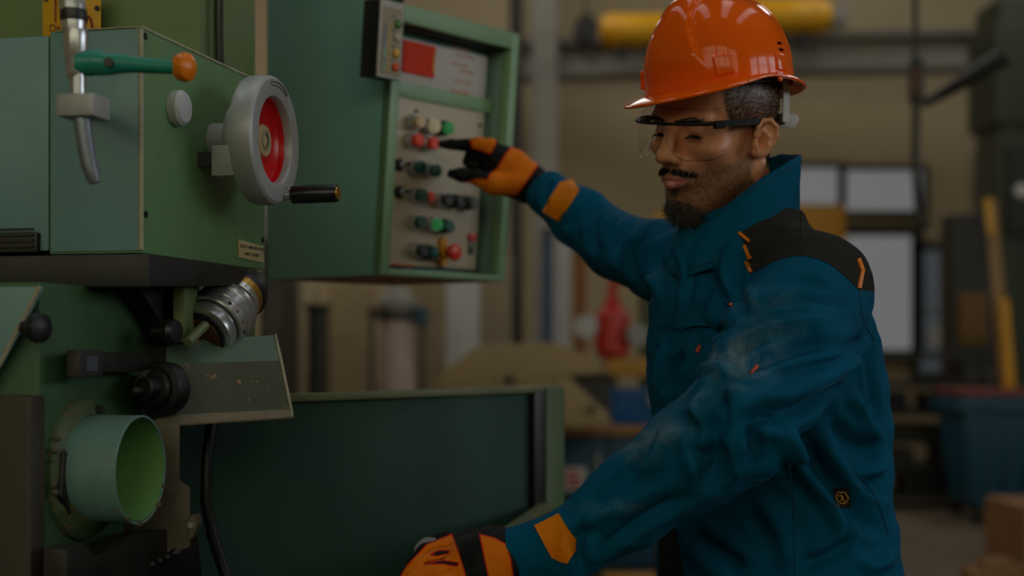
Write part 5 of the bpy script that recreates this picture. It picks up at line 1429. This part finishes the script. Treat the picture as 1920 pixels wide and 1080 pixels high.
FOLDS = [  # pixel path, height (m), width (m)
    # near sleeve, upper arm
    ([(1330, 690), (1400, 640), (1480, 610), (1570, 600)], .007, .011), ([(1300, 745), (1400, 690), (1510, 650), (1610, 650)], -.007, .011),
    ([(1380, 600), (1440, 570), (1520, 560), (1590, 575)], -.006, .010), ([(1440, 535), (1500, 520), (1560, 530)], .006, .010),
    ([(1420, 760), (1500, 735), (1580, 690), (1625, 640)], .008, .012), ([(1430, 700), (1520, 690), (1600, 670)], -.005, .009),
    ([(1345, 660), (1390, 655), (1440, 625)], -.006, .008), ([(1310, 700), (1345, 690), (1372, 720)], .005, .009),
    # elbow
    ([(1400, 790), (1440, 770), (1520, 760), (1585, 720)], -.008, .010), ([(1330, 720), (1345, 760), (1345, 800)], -.007, .010),
    ([(1300, 760), (1320, 800), (1315, 850)], .007, .011), ([(1290, 830), (1320, 870), (1330, 920)], -.007, .010),
    ([(1365, 810), (1380, 850), (1375, 890)], .008, .011), ([(1345, 830), (1360, 870), (1345, 915)], -.006, .009),
    ([(1410, 790), (1412, 830), (1400, 870)], -.006, .009),
    ([(1352, 715), (1342, 775), (1310, 818)], -.012, .016), ([(1430, 790), (1402, 830), (1385, 885)], .010, .015), ([(1490, 795), (1440, 782), (1412, 800), (1404, 850)], -.010, .012),
    ([(1590, 640), (1540, 700), (1450, 745)], .006, .018), ([(1320, 830), (1345, 872), (1330, 905)], -.009, .012), ([(1275, 805), (1300, 850), (1290, 900)], .007, .014),
    # forearm
    ([(1260, 800), (1230, 850), (1190, 900)], .005, .012), ([(1270, 900), (1200, 930), (1120, 985)], .006, .010), ([(1300, 930), (1220, 965), (1130, 1030)], -.006, .010),
    ([(1240, 840), (1160, 900), (1090, 960)], -.004, .010), ([(1095, 985), (1080, 1020), (1090, 1065)], -.007, .009),
    ([(1180, 960), (1140, 960), (1090, 990)], .005, .009),
    # chest
    ([(1270, 450), (1290, 520), (1275, 600)], .006, .012), ([(1310, 470), (1330, 540), (1300, 620)], -.006, .012), ([(1370, 460), (1360, 520), (1385, 560)], .006, .011),
    ([(1400, 480), (1385, 540), (1400, 600)], -.006, .010), ([(1280, 660), (1260, 700), (1250, 740)], -.008, .012), ([(1245, 640), (1240, 700), (1245, 750)], .006, .011),
    ([(1320, 600), (1350, 620), (1380, 600)], -.005, .009),
    # back and flank
    ([(1640, 620), (1632, 700), (1645, 780)], -.006, .010), ([(1600, 740), (1620, 790), (1650, 820)], .008, .012), ([(1560, 780), (1600, 830), (1650, 845)], -.010, .012),
    ([(1530, 800), (1580, 880), (1640, 880), (1662, 850)], .008, .013), ([(1500, 810), (1540, 880), (1600, 960), (1660, 1000)], -.008, .013),
    ([(1480, 800), (1500, 870), (1560, 950), (1580, 1020)], .009, .013), ([(1545, 830), (1600, 910), (1665, 950)], .006, .011),
    ([(1590, 1020), (1550, 1045), (1500, 1060)], -.007, .010), ([(1600, 1050), (1640, 1060), (1680, 1040)], .006, .012), ([(1580, 960), (1585, 1010), (1570, 1040)], -.007, .010),
    ([(1420, 930), (1470, 1000), (1480, 1070)], .006, .016), ([(1300, 1000), (1350, 1040), (1400, 1070)], -.006, .016),
    # far sleeve
    ([(1210, 430), (1185, 480), (1200, 540)], -.010, .014), ([(1240, 440), (1225, 500), (1240, 560)], .008, .014), ([(1170, 410), (1150, 460), (1165, 515)], .008, .014),
    ([(1120, 400), (1110, 440), (1125, 480)], -.007, .014), ([(1080, 370), (1060, 420), (1075, 440)], .005, .012), ([(1030, 335), (1020, 370), (1030, 395)], -.005, .010),
]
JN = v_normals(JV, JF)
for pts, amp, w in FOLDS: JV = fold(JV, JN, pts, amp*1.9, w*.82)
# gentle overall crumple
from mathutils import noise as mnoise
cr = np.array([mnoise.noise(Vector((v[0]*16, v[1]*16, v[2]*22)))+.5*mnoise.noise(Vector((v[0]*40+3, v[1]*40, v[2]*44))) for v in JV])
JV = JV+JN*(cr*.0038)[:, None]
JV = relax(JV, JF, 1, .4)
JB = bvh_of(JV, JF); JN = v_normals(JV, JF)
Q = px_of(JV)
dep = JV[:, 1]
yoke = poly_sd(Q, [(1386, 438), (1440, 405), (1498, 372), (1560, 360), (1700, 470), (1700, 560), (1611, 543), (1588, 520), (1555, 494), (1520, 481), (1490, 479), (1455, 489), (1408, 513), (1402, 490), (1397, 462)])
yoke = np.where((dep < 2.12) | (Q[:, 0] > 1480), yoke, -50)
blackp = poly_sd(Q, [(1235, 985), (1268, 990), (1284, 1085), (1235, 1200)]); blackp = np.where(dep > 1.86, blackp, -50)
dust = np.zeros(len(JV))
for (x, y, rx, ry, s) in ((1375, 665, 70, 34, .9), (1330, 655, 34, 14, .7), (1230, 815, 60, 30, .7), (1200, 850, 40, 16, .6), (1390, 690, 60, 30, .8), (1420, 560, 60, 20, .3), (1150, 950, 50, 14, .5), (1185, 840, 20, 12, .9), (1300, 740, 40, 26, .4), (1440, 620, 80, 24, .35)):
    dust = np.maximum(dust, s*np.exp(-((Q[:, 0]-x)/rx)**2-((Q[:, 1]-y)/ry)**2))
dust *= (dep < 1.95)
jk = N('teal_work_cloth')
v = jk.coord()
big = jk.noise(5, 4, .6, v); fine = jk.noise(60, 4, .65, v)
teal = jk.mix(jk.ramp(big, [(.3, (0, 0, 0, 1)), (.7, (1, 1, 1, 1))]), rgb(0, 70, 99), rgb(0, 83, 117))
dn = jk.math('MULTIPLY', jk.attr('dust'), jk.ramp(jk.noise(22, 6, .7, v, .5), [(.40, (0, 0, 0, 1)), (.80, (.8, .8, .8, 1))]), clamp=True)
teal = jk.mix(dn, teal, rgb(150, 164, 168))
ym = jk.smooth(jk.attr('yoke'), -1.2, 1.2)
colr = jk.mix(ym, teal, jk.mix(big, rgb(34, 34, 34), rgb(48, 46, 44)))
jk.base(colr); jk.set(Roughness=.78, Metallic=0.0)
jk.b.inputs['Specular IOR Level'].default_value = .07
hgt = jk.math('ADD', jk.math('MULTIPLY', jk.noise(700, 2, .5, v), .06), jk.math('MULTIPLY', jk.noise(24, 5, .6, v), 1.0))
jk.bump(hgt, .35, .006)
me = np_mesh('jacket', to_person(JV), JF)
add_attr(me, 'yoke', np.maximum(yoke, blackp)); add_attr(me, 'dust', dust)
jacket = link('jacket', me, jk.m, person); jacket['label'] = 'teal work jacket with black shoulder yoke'
sm = jacket.modifiers.new('thickness', 'SOLIDIFY'); sm.thickness = .003; sm.offset = -1

# ---- collar: a stand collar, tall behind, opening low at the front
cc = np.array((.336, 2.108, 0))
def col_pt(t, s, out=0.0):
    """t: 0 front, going round by the worker's left, s: 0 bottom..1 top"""
    c, sn = math.cos(t), math.sin(t)
    top = np.interp(abs(math.degrees(t)), [0, 35, 70, 105, 140, 180], [1.497, 1.530, 1.570, 1.598, 1.614, 1.622])
    botz = np.interp(abs(math.degrees(t)), [0, 60, 120, 180], [1.425, 1.455, 1.490, 1.515])
    z = botz+(top-botz)*s
    a = np.interp(s, [0, .3, 1], [.094, .093, .086])+out; b = np.interp(s, [0, .3, 1], [.088, .086, .080])+out
    wob = .0018*math.sin(t*5+s*3)+.0008*math.sin(t*11-s*5)
    p = cc+tf*(c*(a+wob)+.012-.016*s)+tl*sn*(b+wob); return (p[0], p[1], z+.0006*math.sin(t*6))
n, m = 110, 14; vs = []; fs = []
for j in range(n+1):
    t = -math.pi+2*math.pi*j/n
    for i in range(m+1): vs.append(col_pt(t, i/m))
for j in range(n):
    for i in range(m): fs.append((j*(m+1)+i, (j+1)*(m+1)+i, (j+1)*(m+1)+i+1, j*(m+1)+i+1))
mb = MB().add(vs, fs); collar = mb.build('collar', jk.m, jacket, world=True, smooth=70); add_attr(collar.data, 'yoke', [-50.]*len(collar.data.vertices))
s_ = collar.modifiers.new('thickness', 'SOLIDIFY'); s_.thickness = .006; s_.offset = 0
m_stitch = N('teal_stitch'); m_stitch.base(rgb(0, 62, 84)); m_stitch.set(Roughness=.9)
for s in (.93, .12):
    MB().tube([col_pt(-math.pi+2*math.pi*j/120, s, .0036) for j in range(121)], .0008, 5).build('collar_seam', m_stitch.m, jacket, world=True)

# ---- sewn-on pieces that follow the cloth: pocket flaps, piping, cuff tabs, seams
def patch(name, poly, mat, th=.002, lift=.0008, parent=None, n=14, bvh=None, dmin=0.0):
    """Solid panel conforming to the cloth: quad given by 4 pixel corners (a,b,c,d)"""
    a, b, c, d = [np.array(q, float) for q in poly]; bb = bvh or JB
    top = []; bot_ = []; ok_ = []
    for j in range(n+1):
        for i in range(n+1):
            u, w = i/n, j/n; q = (a*(1-u)+b*u)*(1-w)+(d*(1-u)+c*u)*w
            p, nn = cast(bb, q[0], q[1], dmin)
            if p is None: ok_.append(False); top.append(Vector((0, 0, 0))); bot_.append(Vector((0, 0, 0)))
            else:
                if nn.dot(p-CAM0) > 0: nn = -nn
                ok_.append(True); top.append(p+nn*(th+lift)); bot_.append(p+nn*(lift-.002))
    N1 = n+1; fs = []; edge = {}
    quads = []
    for j in range(n):
        for i in range(n):
            q = (j*N1+i, j*N1+i+1, (j+1)*N1+i+1, (j+1)*N1+i)
            if all(ok_[k] for k in q):
                cs = [top[k] for k in q]
                if max((cs[k]-cs[(k+1) % 4]).length for k in range(4)) < .05: quads.append(q)
    K = len(top)
    for q in quads:
        fs.append(q); fs.append(tuple(k+K for k in q[::-1]))
        for k in range(4):
            e = (q[k], q[(k+1) % 4]); edge[e] = 1
    for e in list(edge):
        if (e[1], e[0]) not in edge: fs.append((e[1], e[0], e[0]+K, e[1]+K))
    mb = MB(); used_ = sorted({k for f in fs for k in f}); mp = {k: i for i, k in enumerate(used_)}
    al_ = top+bot_
    mb.add([al_[k] for k in used_], [tuple(mp[k] for k in f) for f in fs])
    ob = mb.build(name, mat, parent or jacket, world=True, smooth=50); add_attr(ob.data, 'yoke', [-50.]*len(ob.data.vertices)); return ob
def seam(pts, r=.0007, mat=None, name='seam', lift=.0006, bvh=None, step=8):
    out = []
    sp = smooth_pts(pts, 6)
    for q in sp:
        p, nn = cast(bvh or JB, *q)
        if p is not None: out.append(p+(nn if nn.dot(p-CAM0) < 0 else -nn)*lift)
    if len(out) > 1: return MB().tube(out, r, 6).build(name, mat or m_stitch.m, jacket, world=True)
m_pipe = N('orange_piping'); m_pipe.base(rgb(232, 128, 22)); m_pipe.set(Roughness=.5)
m_redp2 = N('coral_bartack'); m_redp2.base(rgb(214, 84, 56)); m_redp2.set(Roughness=.6)
def strip(a, b, w, mat, name, parent=None, th=.0016):
    a = np.array(a, float); b = np.array(b, float); d = (b-a)/np.linalg.norm(b-a); nrm = np.array((-d[1], d[0]))*w/2
    return patch(name, (a-nrm, b-nrm, b+nrm, a+nrm), mat, th, .0008, parent, 5)
for a, b in (((1386, 437), (1405, 453)), ((1396, 461), (1407, 486)), ((1399, 490), (1409, 511)), ((1609, 486), (1616, 505)), ((1617, 505), (1610, 541))):
    strip(a, b, 5.5, m_pipe.m, 'shoulder_piping')
patch('chest_pocket_flap', ((1326, 541), (1374, 568), (1352, 616), (1283, 614)), jk.m, .006, .001, dmin=1.93)
patch('chest_pocket_flap', ((1300, 536), (1326, 545), (1284, 618), (1254, 606)), jk.m, .004, .001, dmin=1.93)
strip((1300, 540), (1308, 546), 4, m_redp2.m, 'bartack'); strip((1364, 568), (1373, 574), 4, m_redp2.m, 'bartack')
strip((1408, 701), (1419, 685), 5, m_redp2.m, 'bartack'); strip((1308, 660), (1314, 648), 5, m_redp2.m, 'bartack')
patch('side_pocket_flap', ((1380, 812), (1484, 826), (1486, 896), (1380, 893)), jk.m, .0045, .001, dmin=1.89)
# storm flap down the front
patch('storm_flap', ((1262, 440), (1322, 432), (1285, 620), (1240, 610)), jk.m, .003, .001, n=18, dmin=1.9)
seam([(1320, 434), (1312, 480), (1296, 560), (1284, 610)]); seam([(1268, 455), (1266, 520), (1258, 590)])
seam([(1498, 380), (1504, 430), (1503, 478)], mat=m_black and paint('black_thread', rgb(16, 16, 16), .8, 0))
seam([(1612, 545), (1618, 600), (1640, 640)]); seam([(1408, 513), (1455, 489), (1490, 480), (1520, 482), (1555, 495), (1588, 521), (1610, 543)], mat=MATS['black_thread'])
seam([(1486, 830), (1488, 960), (1492, 1078)]); seam([(1600, 880), (1640, 930), (1665, 1000)]); seam([(1590, 700), (1540, 730), (1480, 760)], .0009)
seam([(1400, 900), (1486, 899)])
# hexagonal badge with running figure
hexc = (1579, 932); rx, ry = 13, 14
m_badge = N('badge_black'); m_badge.base(rgb(24, 20, 18)); m_badge.set(Roughness=.7); m_gold = N('badge_gold'); m_gold.base(rgb(206, 150, 60)); m_gold.set(Roughness=.5)
bd = patch('badge', ((1562, 916), (1592, 914), (1596, 950), (1566, 952)), m_badge.m, .001, .0012, n=6)
hx_pts = [(hexc[0]+rx*math.cos(math.pi/3*k), hexc[1]+ry*.9*math.sin(math.pi/3*k)) for k in range(7)]
def line3(pts, r, mat, name, lift=.003):
    o = []
    for (x0, y0), (x1, y1) in zip(pts[:-1], pts[1:]):
        for t in np.linspace(0, 1, 4):
            p, nn = cast(JB, x0+(x1-x0)*t, y0+(y1-y0)*t)
            if p is not None: o.append(p+(nn if nn.dot(p-CAM0) < 0 else -nn)*lift)
    return MB().tube(o, r, 6).build(name, mat, jacket, world=True)
line3(hx_pts, .0010, m_gold.m, 'badge_hexagon')
for pts in ([(1577, 926), (1580, 931), (1578, 937), (1573, 941)], [(1580, 931), (1584, 937), (1582, 943)], [(1573, 929), (1577, 927), (1583, 929)], [(1577, 922), (1579, 923)]):
    line3(pts, .0009, m_gold.m, 'badge_runner')
# cuff tabs
m_hi = N('orange_reflective_tab')
hf = m_hi.noise(30, 3); m_hi.base(m_hi.mix(hf, rgb(222, 112, 0), rgb(232, 140, 4))); m_hi.set(Roughness=.6, Specular_IOR_Level=.15)
m_hi.bump(m_hi.noise(500, 2), .1, .001)
patch('cuff_tab', ((1004, 989), (1050, 966), (1077, 1012), (1036, 1044)), m_hi.m, .003, .0012, n=14)
patch('cuff_tab', ((1036, 1044), (1077, 1012), (1074, 1032), (1062, 1054)), m_hi.m, .003, .0012, n=8)
patch('cuff_tab', ((1049, 345), (1072, 339), (1086, 358), (1049, 415)), m_hi.m, .003, .0012, n=12)
patch('cuff_tab', ((1049, 345), (1062, 372), (1049, 415), (1020, 397)), m_hi.m, .003, .0012, n=12)
# ---- trousers and boots
m_tr = paint('dark_work_trousers', rgb(26, 30, 36), .8, .2, scale=12)
fd = Field((.12, 1.82, .05), (.68, 2.38, 1.02), .008)
hip = np.array((.405, 2.10, .93))
fd.ell(tuple(hip), (.17, .17, .11), .03)
feet = []
for s, fw in ((1, .03), (-1, -.02)):
    h = hip+tl*.095*s+np.array((0, 0, -.03)); kn = h+tf*(fw+.02)+np.array((0, 0, -.42)); an = kn+tf*-.02+np.array((0, 0, -.40)); an[2] = .09
    fd.chain([h, h*.5+kn*.5, kn, kn*.5+an*.5, an], [.095, .085, .068, .066, .06], .03); feet.append(an)
tv_, tq = fd.mesh(); tv_ = relax(tv_, tq, 2)
link('trousers', np_mesh('trousers', to_person(tv_), tq), m_tr, person)
for an in feet:
    fb = Field((an[0]-.30, an[1]-.30, -.002), (an[0]+.2, an[1]+.2, .24), .006)
    fb.chain([an+np.array((0, 0, .10)), np.array((an[0], an[1], .06))], [.056, .05], .02)
    fb.chain([np.array((an[0], an[1], .045)), np.array((*(an+tf*.16)[:2], .042))], [.045, .042], .03)
    bv, bq = fb.mesh(); bv[:, 2] = np.maximum(bv[:, 2], 0.0)
    link('boot', np_mesh('boot', to_person(bv), bq), m_black, person)

# ================================================================== the worker: gloves
def glove_mat(name):
    m = N(name); h = m.noise(26, 4, .6)
    org = m.mix(h, rgb(216, 100, 0), rgb(226, 130, 2)); blk = m.mix(h, rgb(13, 13, 15), rgb(24, 24, 26))
    a = m.attr('orange')
    c = m.mix(m.smooth(a, -1.2, .6), blk, rgb(190, 30, 6)); c = m.mix(m.smooth(a, .8, 3.4), c, org)
    c = m.mix(m.smooth(m.attr('grey'), -1, 1), c, rgb(128, 128, 134))
    m.base(c); m.set(Roughness=.62, Specular_IOR_Level=.15); m.bump(m.noise(420, 3), .25, .0015); return m.m
m_glove = glove_mat('knit_glove')
def pts_(L): return [np.array(P(*q)) for q in L]
def make_glove(name, label, parts, lo, hi, orange, grey, h=.0019, grooves=(), black=()):
    fd = Field(lo, hi, h)
    for L, rs, k in parts: fd.chain(pts_(L), rs, k)
    for L, r in grooves: fd.chain(pts_(L), [r]*len(L), .003, mode='sub')
    V, Fq = fd.mesh(); V = relax(V, Fq, 2, .5)
    Nn = v_normals(V, Fq)
    cr = np.array([mnoise.noise(Vector(v)*70) for v in V]); V = V+Nn*(cr*.0009)[:, None]
    Q = px_of(V); o = np.full(len(V), -99.)
    for poly in orange: o = np.maximum(o, poly_sd(Q, poly))
    for poly in black: o = np.minimum(o, -poly_sd(Q, poly))
    g = np.full(len(V), -99.)
    for poly, dlo in grey: g = np.maximum(g, np.where(V[:, 1] > dlo, poly_sd(Q, poly), -99.))
    me = np_mesh(name, to_person(V), Fq); add_attr(me, 'orange', np.clip(o, -8, 8)); add_attr(me, 'grey', np.clip(g, -8, 8))
    ob = link(name, me, m_glove, person); ob['label'] = label; return ob
# right hand: index finger pressing the red button, thumb below, other fingers curled
RW = (990, 343, 2.668)
make_glove('glove', 'orange and black glove with the index finger on a red button', [
    ([RW, (955, 312, 2.665), (915, 280, 2.665)], [.031, .031, .017], .02),
    ([RW, (955, 318, 2.68), (915, 292, 2.69)], [.030, .030, .017], .02),
    ([RW, (958, 328, 2.69), (922, 306, 2.71)], [.028, .028, .016], .02),
    ([RW, (962, 338, 2.69), (930, 320, 2.725)], [.028, .026, .014], .02),
    ([(920, 274, 2.66), (895, 271, 2.668), (868, 272, 2.68), (846, 271, 2.690), (829, 270, 2.697)], [.0150, .0128, .0108, .0098, .0080], .006),
    ([(914, 290, 2.69), (884, 290, 2.70), (878, 303, 2.708), (893, 312, 2.70)], [.0135, .0118, .0105, .0095], .006),
    ([(920, 304, 2.71), (890, 303, 2.722), (884, 318, 2.726), (900, 326, 2.715)], [.0130, .0115, .0105, .0095], .006),
    ([(930, 318, 2.722), (902, 318, 2.738), (898, 330, 2.738), (912, 336, 2.725)], [.0120, .0105, .0098, .0090], .006),
    ([(968, 345, 2.645), (925, 344, 2.632), (896, 333, 2.636), (866, 328, 2.648), (846, 326, 2.656)], [.0230, .0190, .0130, .0115, .0085], .012)],
    (-.17, 2.58, 1.54), (.07, 2.79, 1.76),
    [[(958, 274), (985, 284), (1012, 306), (968, 368), (930, 372), (892, 356), (868, 341), (895, 335), (913, 336), (920, 324), (932, 314), (944, 294)],
     [(881, 262), (905, 252), (936, 252), (930, 270), (920, 289), (905, 284), (885, 279)]], [])
# left hand resting on the tray rail
LW = (968, 1046, 1.79)
make_glove('glove', 'orange and black glove resting on the tray rail', [
    ([LW, (925, 1034, 1.812), (872, 1028, 1.84)], [.024, .026, .0165], .02),
    ([LW, (923, 1042, 1.80), (866, 1040, 1.815)], [.024, .028, .0175], .02),
    ([LW, (925, 1056, 1.79), (866, 1060, 1.793)], [.024, .027, .0170], .02),
    ([LW, (930, 1068, 1.785), (874, 1082, 1.775)], [.024, .025, .0155], .02),
    ([(872, 1028, 1.84), (835, 1026, 1.842), (798, 1036, 1.84), (776, 1056, 1.835)], [.0150, .0130, .0115, .0098], .005),
    ([(866, 1044, 1.815), (822, 1050, 1.815), (784, 1062, 1.81), (762, 1084, 1.805)], [.0155, .0135, .0120, .0100], .005),
    ([(866, 1064, 1.793), (818, 1073, 1.79), (778, 1086, 1.787), (755, 1106, 1.78)], [.0150, .0132, .0118, .0100], .005),
    ([(874, 1082, 1.775), (832, 1094, 1.77), (798, 1108, 1.768), (778, 1124, 1.768)], [.0140, .0120, .0108, .0092], .005),
    ([(925, 1036, 1.83), (880, 1020, 1.868), (835, 1018, 1.885), (803, 1026, 1.882), (790, 1032, 1.878)], [.0220, .0170, .0130, .0118, .0095], .010)],
    (-.17, 1.68, .99), (.06, 1.95, 1.15),
    [[(740, 1100), (760, 1062), (800, 1020), (848, 1000), (862, 1040), (880, 1100), (874, 1200), (740, 1200)], [(898, 1000), (928, 1008), (950, 1020), (958, 1048), (966, 1100), (966, 1200), (920, 1200), (917, 1090)]],
    [([(770, 1005), (816, 1008), (822, 1020), (800, 1036), (776, 1046)], 1.86)],
    grooves=[([(845, 1032, 1.826), (828, 1033, 1.827), (806, 1041, 1.826)], .0042), ([(860, 1055, 1.802), (832, 1054, 1.803), (802, 1060, 1.802)], .0042)],
    black=[[(808, 1040), (824, 1032), (842, 1033), (840, 1037), (820, 1042)], [(802, 1057), (830, 1051), (859, 1056), (857, 1061), (832, 1057)]])  # dark of the gaps between the fingers painted into the colour mask
m_knit = N('black_knit'); m_knit.base(rgb(22, 22, 24)); m_knit.set(Roughness=.9); m_knit.bump(m_knit.noise(300, 2), .4, .002)
a_ = np.array(P(975, 1044, 1.79)); b_ = np.array(P(944, 1048, 1.796))
MB().lathe([(.031, 0), (.0335, .003), (.0335, .018), (.031, .022)], a_, b_-a_, 32).build('glove_cuff', m_knit.m, person, world=True)
a_ = np.array(P(1008, 350, 2.665)); b_ = np.array(P(976, 334, 2.668))
MB().lathe([(.033, 0), (.0345, .003), (.0345, .016), (.032, .02)], a_, b_-a_, 32).build('glove_cuff', m_knit.m, person, world=True)
